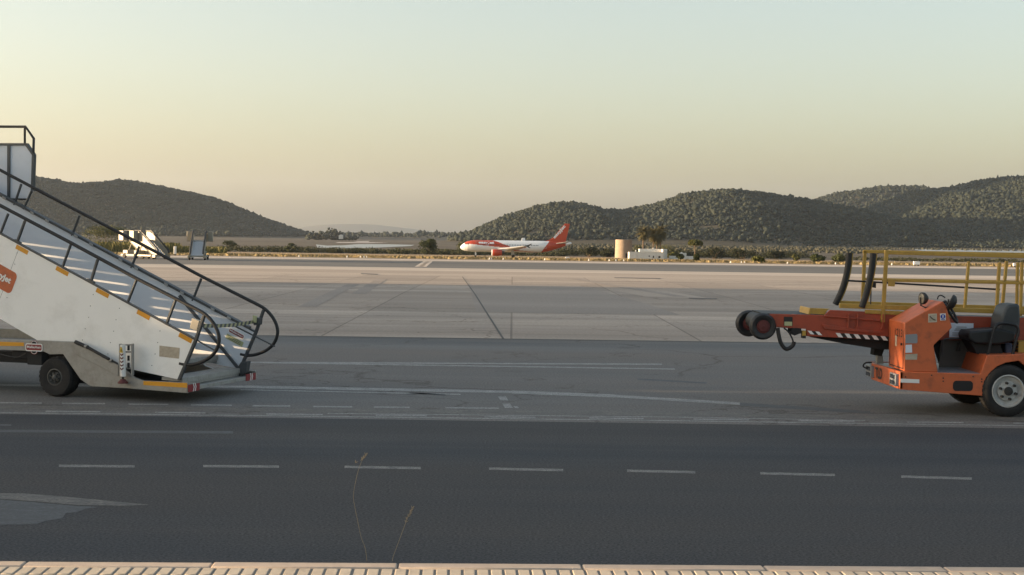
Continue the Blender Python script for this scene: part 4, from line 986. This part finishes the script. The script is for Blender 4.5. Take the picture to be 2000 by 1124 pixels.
# ------------------------------------------------------------------ mill tower, farmhouse
TY = 560.0
def base_pt(px_, Y): 
    p = at(px_, 500, Y); p.z = zt(Y); return p
p = base_pt(1218, TY); tw = empty('windmill_tower', p, 'round sandstone windmill tower without sails beside the white farmhouse', 'tower')
hgt = (at(1218, 468.5, TY).z-p.z)
mb = MB(); prof = [(3.45, -.3)]+[(3.45-.16*k/10+.02*math.sin(k*3), hgt*k/10) for k in range(1, 11)]+[(2.9, hgt), (2.85, hgt-.8), (.01, hgt-.8)]
mb.lathe(prof, V((0, 0, 0)), sz, 56, cap=False); mb.build('tower_wall', 'sandstone', tw, local=True, angle=60)
mb = MB(); mb.box((.5, -3.5, 0), (1.35, -3.0, 1.9)); mb.build('doorway', 'hole', tw, local=True)
HY = 530.0
p = base_pt(1268, HY); fh = empty('farmhouse', p, 'low white flat roofed farmhouse with small dark windows in front of the palms', 'house')
S_ = HY/F
def hx(px_): return (px_-1268)*S_
def hz(py_, px_=1268): return at(px_, py_, HY).z-p.z
mb = MB()
def blk(x0, x1, ytop, y0, y1): mb.box((hx(x0), y0, -.8), (hx(x1), y1, hz(ytop)))
blk(1229, 1297, 493.2, 0, 6); blk(1252, 1306.5, 487, 6.01, 11)
mb.box((hx(1229)-.08, -.06, hz(493.2)), (hx(1297)+.08, .25, hz(493.2)+.14)); mb.build('house_wall', 'limewash', fh, local=True)
for a, b, c_, d_ in ((1267, 1269, 499.5, 502), (1275, 1277.5, 500, 504), (1286, 1290, 500.3, 504)):
    mb = MB(); mb.box((hx(a), -.05, hz(d_)), (hx(b), .3, hz(c_))); mb.build('window', 'hole', fh, local=True)
mb = MB(); mb.box((hx(1242), 3, hz(493.2)), (hx(1244), 3.6, hz(489))); mb.box((hx(1279), 8, hz(487)), (hx(1282), 8.6, hz(484.5))); mb.build('chimney', 'limewash', fh, local=True)
mb = MB(); mb.box((hx(1294.5), -.05, hz(487)), (hx(1296.2), 5.95, hz(494)));
mb.build('parapet', 'limewash', fh, local=True)
p2 = base_pt(1330, HY+6); gw = empty('garden_wall', p2, 'low white garden wall with a small square shed running right from the farmhouse', 'wall')
gxx = lambda px_: (px_-1330)*(HY+6)/F
mb = MB(); mb.box((gxx(1307), 0, -.6), (gxx(1354), .4, hz(500.5, 1330))); mb.build('wall_run', 'limewash', gw, local=True)
mb = MB(); mb.box((gxx(1329), .5, -.6), (gxx(1341), 2.8, hz(494.5, 1330))); mb.build('shed', 'limewash', gw, local=True)
mb = MB(); mb.lathe([(.5, 0), (.42, .5), (.05, .75)], V((gxx(1331), -.4, hz(496.5, 1330))), sz, 14); mb.build('chimney_pot', 'limewash', gw, local=True)
# tiny far white houses
for px_, Y, ya, yb, w_, lab in ((665.5, 2100, 458.5, 464.5, 8, 'tiny white house under the trees at the foot of the left hill'),):
    p = at(px_, yb, Y); o = empty('white_house', p, lab, 'house'); s_ = Y/F
    mb = MB(); mb.box((-w_/2*s_, 0, -2), (w_/2*s_, 5, (yb-ya)*s_*.7)); mb.build('house_wall', 'limewash', o, local=True)
    mb = MB(); h1 = (yb-ya)*s_*.7; mb.prism([V((-w_/2*s_-.3, -.2, h1)), V((w_/2*s_+.3, -.2, h1)), V((0, -.2, h1+(yb-ya)*s_*.3))], V((0, 5.4, 0))); mb.build('roof', 'limewash', o, local=True)

# ------------------------------------------------------------------ plants
rng = np.random.default_rng(11)
def leaf_cloud(n, rad, size, shell=.35, flat=1.0):
    """n small leaf faces spread through an ellipsoid-like set of lumps"""
    lumps = [(rng.normal(0, .42, 3)*np.array(rad), rng.uniform(.35, .62)) for _ in range(14)]
    vs = []; fs = []
    while len(fs) < n:
        c, s_ = lumps[rng.integers(len(lumps))]
        d = rng.normal(size=3); d /= np.linalg.norm(d)
        p = c+d*np.array(rad)*s_*(rng.uniform(shell, 1)**.5)
        q = p/np.array(rad)
        if np.dot(q, q) > 1.15: continue
        a = rng.normal(size=3); a /= np.linalg.norm(a); b = np.cross(a, d); b /= (np.linalg.norm(b)+1e-6)
        L_ = size*rng.uniform(.6, 1.4)
        k = len(vs); vs += [p-a*L_-b*L_*.45, p+a*L_*.2-b*L_*.6, p+a*L_, p-a*L_*.1+b*L_*.6]; fs.append((k, k+1, k+2, k+3))
    return np.array(vs), fs
def shrub(px_, ytop, ybase, hw, Y, m_, label, name='bush', n=1500, leaf=.22, group=None, trunk=True, cat='bush'):
    Y = min(max(gnd(px_, ybase).y, 220), 1100); s_ = Y/F; h = (ybase-ytop)*s_; w = hw*s_
    p = at(px_, ybase, Y); 
    o = empty(name, p, label, cat, group)
    vs, fs = leaf_cloud(n, (w, w*.8, h*.52), leaf*1.0)
    vs[:, 2] += h*.5
    raw_mesh('foliage', vs, fs, m_, o)
    mb = MB()
    for k in range(4):
        a = k*1.7; mb.tube([V((.1*math.cos(a), .1*math.sin(a), -.8)), V((w*.2*math.cos(a), w*.2*math.sin(a), h*.4)), V((w*.4*math.cos(a), w*.4*math.sin(a), h*.75))], [.16, .1, .04], 6)
    mb.build('stems', 'bark', o, local=True)
    return o
shrub(838, 466, 497.5, 20.5, 515, 'leaf', 'tall rounded dark green bush standing alone left of the jet nose', n=3800, leaf=.24)
shrub(909, 469, 494, 17, 560, 'leaf', 'dark green bush rising behind the nose of the jet', n=2200, leaf=.26)
shrub(205, 441, 487, 56, 430, 'leaf_olive', 'broad olive green tree behind the stairs handrail at the foot of the left hill', 'broad_tree', 5200, .26, cat='tree')
shrub(255, 450, 487, 30, 450, 'leaf', 'darker green tree just right of the broad olive tree', 'broad_tree', 2600, .26, cat='tree')
shrub(448, 469, 489, 15, 470, 'leaf', 'small dark bush on the verge right of the lone distant stairs', n=1500, leaf=.25)
for i, (px_, yt, yb, hw, Y, m_, lab) in enumerate((
    (570, 476, 492, 17, 500, 'leaf', 'low dark bush left of the bright lagoon, below the hill end'),
    (1150, 481, 502, 24, 560, 'hedge', 'wide dark bush just right of the jet tail'),
    (1190, 484, 502, 20, 590, 'hedge', 'dark bush touching the left side of the round tower'),
    (1300, 478, 492, 18, 600, 'leaf_olive', 'olive bush behind the right end of the farmhouse roof'),
    (1246, 479, 494, 10, 600, 'leaf_olive', 'olive bush between the tower and the palms'),
    (1313, 494, 504, 9, 528, 'leaf_olive', 'small bush against the low garden wall beside the farmhouse'),
    (1328, 497, 506, 8, 526, 'leaf', 'dark little bush hiding the garden wall shed'),
    (1360, 498, 510, 5, 520, 'leaf', 'narrow dark shrub at the foot of the umbrella pine'),
    (1395, 484, 505, 30, 640, 'hedge', 'long dark green bush right of the umbrella pine'),
    (1450, 485, 506, 34, 660, 'hedge', 'dark green bush in the middle of the hedge right of the pine'),
    (1515, 488, 506, 28, 680, 'hedge', 'dark bush at the right end of the hedge, before bare ground'),
    (1482, 502, 513, 13, 420, 'leaf_olive', 'grey green shrub on the sandy verge below the hedge'),
    (1554, 498, 509, 8, 430, 'leaf_olive', 'small round shrub alone on the sandy verge'),
    (1598, 497, 512, 15, 440, 'leaf', 'dark shrub on the verge left of the padded bumper tubes'),
    (1640, 495, 511, 16, 470, 'leaf', 'shrub behind the two padded bumper tubes'))):
    shrub(px_, yt, yb+1, hw, Y, m_, lab, n=1500, leaf=.26)
# umbrella pine
UY = 545.; p = base_pt(1357, UY); up_ = empty('umbrella_pine', p, 'umbrella pine with flat crown and thin bare trunk right of the farmhouse', 'tree')
s_ = UY/F; hT = at(1357, 470, UY).z-p.z
mb = MB(); mb.tube([V((0, 0, -.5)), V((.05, 0, hT*.4)), V((-.1, 0, hT*.78))], [.22, .17, .12], 8)
for k in range(7): mb.tube([V((-.05, 0, hT*.66)), V((1.8*math.cos(k*.9), 1.8*math.sin(k*.9), hT*.83))], [.09, .04], 5)
mb.build('trunk', 'bark', up_, local=True)
vs = []; fs = []
while len(fs) < 5200:
    q = rng.uniform(-1, 1, 3); rho = math.hypot(q[0], q[1])
    if rho > 1 or q[2] > .95*math.sqrt(1-rho*rho)+.1 or q[2] < -.35+.25*math.sin(5*q[0]+3*q[1]): continue
    c = q*np.array([14*s_, 14*s_, 6.5*s_])*(1+.1*math.sin(9*q[0]+4*q[1])); a = rng.normal(size=3); a /= np.linalg.norm(a); b = np.cross(a, rng.normal(size=3)); b /= np.linalg.norm(b); L_ = .24*rng.uniform(.6, 1.4)
    k = len(vs); vs += [c-a*L_-b*L_*.5, c+a*L_*.2-b*L_*.6, c+a*L_, c-a*L_*.1+b*L_*.6]; fs.append((k, k+1, k+2, k+3))
vs = np.array(vs); vs[:, 2] += hT-5.5*s_
raw_mesh('crown', vs, fs, 'leaf_olive', up_)
# palms
def palm(px_, ytop, Y, hs, label, seed):
    p = base_pt(px_, Y); o = empty('palm_tree', p, label, 'palm tree', 'palm trees behind the farmhouse'); hh = at(px_, ytop, Y).z-p.z-1.2
    mb = MB(); mb.tube([V((.05*math.sin(k), 0, hh*k/8-.3)) for k in range(9)], [.32]+[.24]*7+[.3], 10); mb.build('trunk', 'bark', o, local=True)
    g = np.random.default_rng(seed); vs = []; fs = []
    for k in range(120):
        az = g.uniform(0, 6.28); el = g.uniform(-1.25, 1.25); L_ = hs*g.uniform(.85, 1.3)
        pts = []
        px3 = np.array([0, 0, hh]); d = np.array([math.cos(az)*math.cos(el), math.sin(az)*math.cos(el), math.sin(el)])
        for j in range(9):
            pts.append(px3.copy()); px3 = px3+d*L_/8; d = d+np.array([0, 0, -.13]); d /= np.linalg.norm(d)
        for j in range(1, 8):
            t = pts[j+1]-pts[j]; t /= np.linalg.norm(t); sd = np.cross(t, [0, 0, 1]); sd /= np.linalg.norm(sd)+1e-6
            for s2 in (-1, 1):
                for q in (0, .5):
                    b0 = pts[j]*(1-q)+pts[j+1]*q; tip = b0+(sd*s2*.75+t*.5+np.array([0, 0, -.35]))*(.75 if j < 6 else .45)
                    i0 = len(vs); vs += [b0-t*.07, b0+t*.07, tip+t*.02, tip-t*.02]; fs.append((i0, i0+1, i0+2, i0+3))
    raw_mesh('crown', vs, fs, 'palm', o)
palm(1256, 447, 548, 3.3, 'slender palm tree leftmost of the group behind the white farmhouse', 1)
palm(1276, 452, 552, 3.3, 'middle palm tree of the group, shorter, behind the white farmhouse', 2)
palm(1290, 444, 560, 3.8, 'tallest and fullest palm tree, right side of the group behind the farmhouse', 3)
palm(1283, 457, 556, 3.1, 'shortest palm tree tucked between two taller palms behind the farmhouse', 4)

# stuff: dry grass tufts, reeds, low scrub, each one object
def blades(name, n, area, hmin, hmax, m_, wid=.5):
    vs = np.zeros((n*4, 3)); 
    for i in range(n):
        x_, y_ = area(); z_ = zt(y_); h = rng.uniform(hmin, hmax); w = wid*rng.uniform(.5, 1.3); a = rng.normal(0, .4); c_, s2 = math.cos(a)*w/2, math.sin(a)*w/2; lx = rng.normal(0, .25)*h
        vs[i*4:i*4+4] = [(x_-c_, y_-s2, z_-.15), (x_+c_, y_+s2, z_-.15), (x_+c_*.3+lx, y_+s2*.3, z_+h), (x_-c_*.3+lx, y_-s2*.3, z_+h*.9)]
    return tag(raw_mesh(name, vs, np.arange(n*4).reshape(-1, 4), m_), kind='stuff')
def fr(y0, y1, p0=-40, p1=2040):
    def f():
        y_ = y0*(y1/y0)**rng.uniform(0, 1); px_ = rng.uniform(p0, p1); return (px_-1000)/F*y_, y_
    return f
MT['verge'] = ground_mat('verge_earth', (.21, .165, .10), (.35, .27, .17), fine=1.5, fine_amt=.3, streak=(.01, .05, 1), big=.03, rough=.95, spec=.1, tint=(.42, .27, .155))
sheet('verge', [(-400, y_ed), (400, y_ed), (500, 478), (-500, 478)], 'verge', .03)
sheet('verge', [(-500, 478), (500, 478), (600, 599), (-600, 599)], 'verge', .03)
o = blades('dry_grass', 15000, fr(y_ed+20, 520), .06, .36, 'drygrass', .5); tag(o, 'dry yellow grass on the verge beyond the apron', 'grass')
o = blades('reeds', 9000, fr(400, 470, 60, 350), 1.2, 3.4, 'reed', .5); tag(o, 'pale green reeds behind the distant stairs', 'reeds')
o = blades('reeds', 2600, fr(455, 520, 320, 440), .8, 2.6, 'reed', .5); tag(o, 'low reeds between the distant stairs', 'reeds')
def scrub(n, spans, label, m_='scrub'):
    V_ = []; F_ = []
    for i in range(n):
        a, b, Y0, Y1, h0, h1 = spans[rng.integers(len(spans))]
        Y = rng.uniform(Y0, Y1); px_ = rng.uniform(a, b); x_ = (px_-1000)/F*Y; h = rng.uniform(h0, h1)
        vs, fs = leaf_cloud(90, (h*1.5, h*1.2, h*.6), .28); vs += np.array([x_, Y, zt(Y)+h*.45]); k = len(V_)*360
        V_.append(vs); F_.append(np.array(fs)+k)
    tag(raw_mesh('scrub', np.concatenate(V_), np.concatenate(F_), m_), label, 'scrub', None, 'stuff')
scrub(520, [(430, 660, 600, 690, 1.2, 3.0), (640, 905, 600, 700, 1.0, 2.6), (640, 905, 600, 700, 1.0, 2.6), (1640, 2040, 600, 680, .9, 1.8), (900, 1110, 600, 680, 1.3, 2.4)], 'low dark green scrub in a band behind the dry verge')
scrub(330, [(1085, 1235, 640, 700, 2.6, 3.8), (1238, 1330, 650, 700, 2.4, 3.8), (1300, 1575, 660, 730, 2.6, 3.6), (1300, 1575, 660, 730, 2.6, 3.6)], 'tall dark hedge running behind the farmhouse and tower', 'hedge')

# ------------------------------------------------------------------ lagoon
MW, ntw, bw = base_mat('lagoon_water', .32); bw.inputs['Base Color'].default_value = (.22, .20, .18, 1); bw.inputs['Specular IOR Level'].default_value = .9
bp = nd(ntw, 'ShaderNodeBump', Strength=.05, Distance=.05); ntw.links.new(noise_n(ntw, .6, 3), bp.inputs['Height']); ntw.links.new(bp.outputs[0], bw.inputs['Normal']); MT['water'] = MW
MWs, nts, bs_ = base_mat('salt_crust', .7); bs_.inputs['Base Color'].default_value = (.52, .46, .42, 1); MT['salt'] = MWs
def water(pts, name='water', m_='water', dz=.12):
    P = [gnd(x_, y_) for x_, y_ in pts]
    bm = bmesh.new(); bm.faces.new([bm.verts.new((q.x, q.y, zt(q.y)+dz)) for q in P]); bmesh.ops.recalc_face_normals(bm, faces=bm.faces)
    for f in bm.faces:
        if f.normal.z < 0: f.normal_flip()
    me = bpy.data.meshes.new(name); bm.to_mesh(me); bm.free(); o = bpy.data.objects.new(name, me); COL.objects.link(o); me.materials.append(MT[m_]); tag(o, kind='structure')
water([(617, 478.2), (640, 480.5), (668, 480), (700, 477.5), (760, 477.8), (810, 479), (802, 481.2), (740, 484.2), (650, 486.2), (620, 484.2)])
water([(1775, 487.2), (1900, 487.6), (2150, 490.5), (2150, 502), (2000, 500), (1880, 497), (1800, 490.5)])
water([(660, 473.6), (760, 474.4), (720, 475.4), (655, 474.8)], 'salt_pan', 'salt'); water([(690, 471.6), (722, 471.4), (720, 472.6), (700, 472.8)], 'salt_pan', 'salt')

# ------------------------------------------------------------------ hills and their forest
def ico():
    bm = bmesh.new(); bmesh.ops.create_icosphere(bm, subdivisions=1, radius=1)
    bm.verts.ensure_lookup_table(); v = np.array([q.co[:] for q in bm.verts]); f = np.array([[w.index for w in q.verts] for q in bm.faces]); bm.free(); return v, f
IV, IF = ico()
FV, FF = [], []
def trees_at(P, rad):
    n = len(P)
    jit = 1+rng.normal(0, .28, (n, len(IV), 1))
    sc = np.stack([rad*rng.uniform(.85, 1.25, n), rad*rng.uniform(.85, 1.25, n), rad*rng.uniform(.8, 1.25, n)], 1)[:, None, :]
    vv = IV[None]*jit*sc+P[:, None, :]
    return vv.reshape(-1, 3)
def fill_forest(name, P, rad, label, m_='pine'):
    # each crown is two or three lumps
    Q = [P]; Rr = [rad]
    for k in range(1):
        off = rng.normal(0, 1, P.shape)*rad[:, None]*np.array([.75, .75, .35]); Q.append(P+off); Rr.append(rad*rng.uniform(.5, .85, len(rad)))
    Q = np.concatenate(Q); Rr = np.concatenate(Rr); v = trees_at(Q, Rr)
    f = (IF[None]+(np.arange(len(Q))*len(IV))[:, None, None]).reshape(-1, 3)
    o = raw_mesh(name, v, f, m_); tag(o, label, 'forest', None, 'stuff'); return o
def hill(name, D, base, back, sky, x0, x1, tree_h, nxp, nyp, seed, rough, spurs, n_trees, rad, label, ext=()):
    """ridge of height taken from the skyline at distance D, falling to the plain at base and again behind"""
    sx = np.array([s[0] for s in sky], float); pts = [at(a, b, D) for a, b in sky]
    X = np.array([q.x for q in pts]+[e[0] for e in ext]); Zr = np.array([q.z-tree_h for q in pts]+[e[1] for e in ext]); o_ = np.argsort(X); X = X[o_]; Zr = Zr[o_]
    def height(x, y):
        zr = np.interp(x, X, Zr)-zt(D)
        sp = spurs*np.array([noise.noise((a*.0016+seed, b*.0004, seed)) for a, b in zip(x, y)])
        yy = y+sp*np.clip((D-y)/(D-base), 0, 1)*1.0
        t = np.where(yy < D, (yy-base)/(D-base), (back-yy)/(back-D)); t = np.clip(t, 0, 1)
        prof = np.sin(t*math.pi/2)**1.25
        nz = np.array([noise.fractal((a*.004+seed, b*.004, seed*.7), 1.0, 2.0, 4) for a, b in zip(x, y)])
        return zt(D)+zr*prof+rough*nz*prof*(1-t*.75)*np.clip(zr/40, 0, 1)-.3
    xs_ = np.linspace(x0, x1, nxp); ys_ = np.linspace(base-60, back, nyp)
    ys_ = np.sort(np.append(ys_, D))
    GX, GY = np.meshgrid(xs_, ys_); Z = height(GX.ravel(), GY.ravel())
    vs = np.stack([GX.ravel(), GY.ravel(), Z], 1); n1 = len(xs_)
    fs = [(j*n1+i, j*n1+i+1, (j+1)*n1+i+1, (j+1)*n1+i) for j in range(len(ys_)-1) for i in range(n1-1)]
    tag(raw_mesh(name, vs, fs, 'hillsoil'), kind='structure')
    if n_trees:
        y_ = base+(D+.45*(back-D)-base)*rng.uniform(0, 1, n_trees)**.85
        hw = 1120/F; px_ = rng.uniform(max(x0, -hw*D), min(x1, hw*D), n_trees)
        nr = int(n_trees*.10); y_[:nr] = D+rng.uniform(-25, 12, nr)
        z_ = height(px_, y_); gap = np.array([noise.fractal((a*.012+seed, b*.012, 3.3), 1.0, 2.0, 3) for a, b in zip(px_, y_)]); k = ((z_-zt(D)) > 2.0) & ((gap < .68) | (np.abs(y_-D) < 30))
        P = np.stack([px_, y_, z_], 1)[k]; r_ = rad*np.clip(rng.lognormal(-.08, .33, len(P)), .5, 1.9)*(1+.35*np.clip(-gap[k], -.6, .6))
        P[:, 2] += r_*.75
        fill_forest('forest', P, r_, label)
MT['hillsoil'] = ground_mat('hill_soil', (.055, .048, .034), (.11, .095, .065), fine=.5, fine_amt=.3, streak=(.01, .01, 1), big=.004, rough=.95, spec=.1)
hill('hill', 3100, 2450, 3550, [(-80, 322), (0, 338), (66, 345), (100, 350), (150, 360), (200, 358), (260, 354), (300, 359), (340, 366), (380, 374), (440, 392), (500, 420), (540, 437), (570, 448), (600, 457), (650, 463), (700, 466)], -3800, -330, 6, 150, 44, 3.1, 14, 260, 44000, 2.4, 'dark pine forest covering the left hill', ext=[(-1500, 250), (-1900, 420), (-2600, 520), (-3800, 450)])  # ext: unseen ridge raised out of view to shade this hill
hill('hill', 3900, 3300, 5000, [(1560, 402), (1590, 391), (1650, 374), (1720, 364), (1790, 364), (1830, 371), (1870, 380), (2000, 390), (2200, 400)], 700, 2300, 7, 90, 36, 8.3, 16, 300, 18000, 2.9, 'pine forest on the distant hill behind, far right of centre')
hill('hill', 2500, 1900, 3500, [(850, 470), (880, 464), (920, 452), (960, 435), (1000, 419), (1050, 403), (1085, 395), (1140, 395), (1180, 406), (1220, 407), (1255, 399), (1290, 391), (1340, 376), (1400, 368), (1440, 371), (1520, 383), (1580, 391), (1640, 402), (1700, 418), (1760, 434), (1850, 452), (1950, 465), (2100, 474)], -140, 1500, 6, 170, 48, 5.2, 18, 330, 54000, 2.2, 'pine forest covering the middle hill behind the jet tail and farmhouse')
hill('hill', 3000, 2150, 4000, [(1600, 470), (1660, 436), (1700, 414), (1760, 390), (1800, 371), (1860, 364), (1900, 355), (1950, 347), (2000, 345), (2060, 340), (2200, 345), (2350, 360)], 560, 2200, 6, 130, 46, 9.9, 18, 330, 34000, 2.6, 'pine forest covering the tall hill at the right edge')
hill('hill', 3700, 3350, 4300, [(520, 470), (600, 462), (660, 457), (720, 459), (800, 459), (850, 457), (890, 460), (960, 464), (1100, 470)], -760, 300, 3.5, 60, 14, 2.2, 3, 60, 1500, 3.6, 'low dark wood along the flat land between the hills')
# far island, almost lost in the haze
hill('island', 15000, 14000, 16500, [(480, 466), (540, 452), (600, 443), (650, 438.5), (700, 438), (740, 440), (800, 447), (850, 453), (920, 462)], -3100, -200, 0, 60, 12, 1.2, 4, 100, 0, 0, '')
# trees on the promontory at the end of the left hill
prom = [(606, 459, 5), (612, 456, 6), (622, 455, 6), (630, 453, 6), (640, 453, 7), (648, 449, 7), (655, 450, 7), (660, 455, 6), (618, 461, 6), (635, 460, 7), (645, 458, 8), (652, 459, 7), (670, 463, 5), (680, 464, 4), (690, 464.5, 4), (600, 462, 5), (626, 463, 6)]
P = []; rr_ = []
for a, b, s_ in prom:
    for k in range(7):
        q = at(a+rng.normal(0, 3), b+s_*.4+rng.normal(0, 2.2), 2150+rng.uniform(-20, 20)); P.append(q[:]); rr_.append(rng.uniform(1.2, 2.6))
        if k % 2: 
            q2 = at(a+rng.normal(0, 3), 466, 2150); P.append((q2.x, q2.y, q2.z+rng.uniform(-1, 4))); rr_.append(2.6)
fill_forest('forest', np.array(P), np.array(rr_), 'dark clump of tall trees at the right foot of the left hill')
# scattered scrub on the plain at the hill feet
n = 5200; yy = rng.uniform(1150, 2450, n); pxs = rng.uniform(900, 2060, n); xx = (pxs-1000)/F*yy
k = ~((pxs > 1740) & (yy < 1750)); k &= ~((pxs < 900) & (yy < 1500) & (pxs > 590)); yy, xx = yy[k], xx[k]
P = np.stack([xx, yy, np.array([zt(q) for q in yy])+.5], 1); fill_forest('scrub', P, rng.uniform(.7, 2.1, len(P)), 'low scrub scattered over the plain below the hills', 'heath')

# ------------------------------------------------------------------ small things along the apron edge
def edge_light(px_):
    p = gnd(px_, 509.2); return p
mb = MB(); mb.lathe([(.16, 0), (.16, .12), (.1, .16), (.1, .34), (.02, .42)], V((0, 0, 0)), sz, 12); e0 = mb.build('edge_light', 'signwhite', None); e0.scale = (.62, .62, .62)
tag(e0, 'small white light fitting on the far edge of the apron', 'light', 'edge lights along the far apron edge')
for i, px_ in enumerate((584, 678, 704, 711, 716, 956, 960, 983, 1064, 1150, 1190, 1203, 1218, 1427, 1448, 1454, 1538, 1632, 1742, 2004)):
    o = e0 if i == 0 else e0.copy()
    if i: COL.objects.link(o)
    q = gnd(px_, 460+49+(px_-1000)*.014-.6); o.location = (q.x, q.y, zt(q.y)+.05)
def board(px_, py_, w_, h_, Y, lab, name='marker_box', cat='marker'):
    p = at(px_, py_, Y); p.z = zt(Y); o = empty(name, p, lab, cat)
    mb = MB(); mb.box((-w_/2, -.15, .18), (w_/2, .15, .18+h_)); mb.build('panel', 'signwhite', o, local=True, bevel=.04)
    mb = MB(); mb.box((-w_/2+.1, -.1, -.1), (-w_/2+.22, .1, .18)); mb.box((w_/2-.22, -.1, -.1), (w_/2-.1, .1, .18)); mb.build('legs', 'darksteel', o, local=True)
board(1790, 518, .78, .40, y_ed-3, 'white marker box on the apron edge seen through the yellow guard rails')
board(1982, 521, .42, .34, y_ed-3, 'pale marker box on the apron edge right of the guard posts')
board(342, 495, .30, 1.0, y_ed+6, 'upright white post box on the verge between the distant stairs')
board(1108, 503.5, .9, .35, 300, 'small pale board on the verge below the jet tail')

# ------------------------------------------------------------------ dry stalks at the kerb
def stalk(pts, Y, label, head):
    P = smooth_path([at(a, b, Y) for a, b in pts], 5); p0 = P[0].copy(); p0.z = 0
    o = empty('dry_grass_stalk', p0, label, 'grass stalk')
    mb = MB(); mb.tube(P, [.0026-.0012*i/len(P) for i in range(len(P))], 5); mb.build('stem', 'straw', o)
    mb = MB(); g = random.Random(5)
    for (a, b) in head:
        q = at(a, b, Y)
        for k in range(3):
            d = V((g.uniform(-.3, .9), g.uniform(-.4, .4), g.uniform(.4, 1))).normalized(); mb.tube([q, q+d*.012, q+d*.026], [.0012, .003, .0006], 5)
    mb.build('seed_head', 'straw', o)
SY = 10.75
stalk([(717, 1099), (713.5, 1072), (705.5, 1050), (699, 1020), (692, 985), (690.5, 965), (697, 930), (705, 905), (715, 888)], SY, 'tall curved dry grass stalk growing at the kerb', [(714, 890), (712, 893), (710, 896), (704, 900), (694, 905), (708, 899)])
stalk([(767, 1099), (768, 1088), (780, 1055), (793, 1020), (800, 1003), (805, 993)], SY, 'shorter straight dry grass stalk leaning right at the kerb', [(805, 994), (803.5, 998), (801.5, 1002), (799, 1006), (797, 1010), (795, 1016), (792.5, 1021)])

# ------------------------------------------------------------------ unseen slotted wall added left of the view to shade the apron
tb = empty('shade_blocker', V((-52, 20, 0)), 'unseen slotted shade blocker added left of the apron', 'shade blocker')
def tblk(y0, y1, z0, z1):
    mb = MB(); mb.box((-48, y0, z0), (-45, y1, z1)); mb.build('wall', 'blocker', tb)  # one slab of the added blocker
ta = 45*math.tan(SUN_AHEAD); ysh = 72.0+ta; yk = 10.22+ta
tblk(yk, 21.05, -.1, 7.6)
for y0, y1, z, z1 in ((21.05, 21.3, 5.02, 5.75), (21.3, 21.55, 5.45, 5.95)): tblk(y0, y1, -.1, z); tblk(y0, y1, z1, 7.6)  # slots shaped to let sun reach the loader front
tblk(21.55, 22.86, -.1, 7.6)
for y0, y1, z, z1 in ((22.86, 23.1, 3.95, 4.95), (23.1, 23.45, 4.15, 5.3), (23.45, 23.9, 4.45, 5.7), (23.9, 24.45, 4.85, 6.1)): tblk(y0, y1, -.1, z); tblk(y0, y1, z1, 7.6)  # slots shaped to let sun streak the far stair panel
tblk(24.45, ysh, -.1, 7.6)
mb = MB(); mb.box((-48.2, yk, 7.61), (-44.9, ysh, 7.8)); mb.build('roof', 'blocker', tb)  # top slab of the added blocker

# ------------------------------------------------------------------ haze
mb = MB(); mb.box((-6500, -400, -11), (6500, 17500, 620)); hz_ = mb.build('haze', [], None)
MH = bpy.data.materials.new('haze_air'); MH.use_nodes = True; nt = MH.node_tree; nt.nodes.clear()
pv = nt.nodes.new('ShaderNodeVolumePrincipled'); pv.inputs['Color'].default_value = (.78, .87, 1, 1); pv.inputs['Density'].default_value = HAZE = 3.4e-5; pv.inputs['Anisotropy'].default_value = .55
ou = nt.nodes.new('ShaderNodeOutputMaterial'); nt.links.new(pv.outputs[0], ou.inputs['Volume']); hz_.data.materials.append(MH)
tag(hz_, kind='stuff')
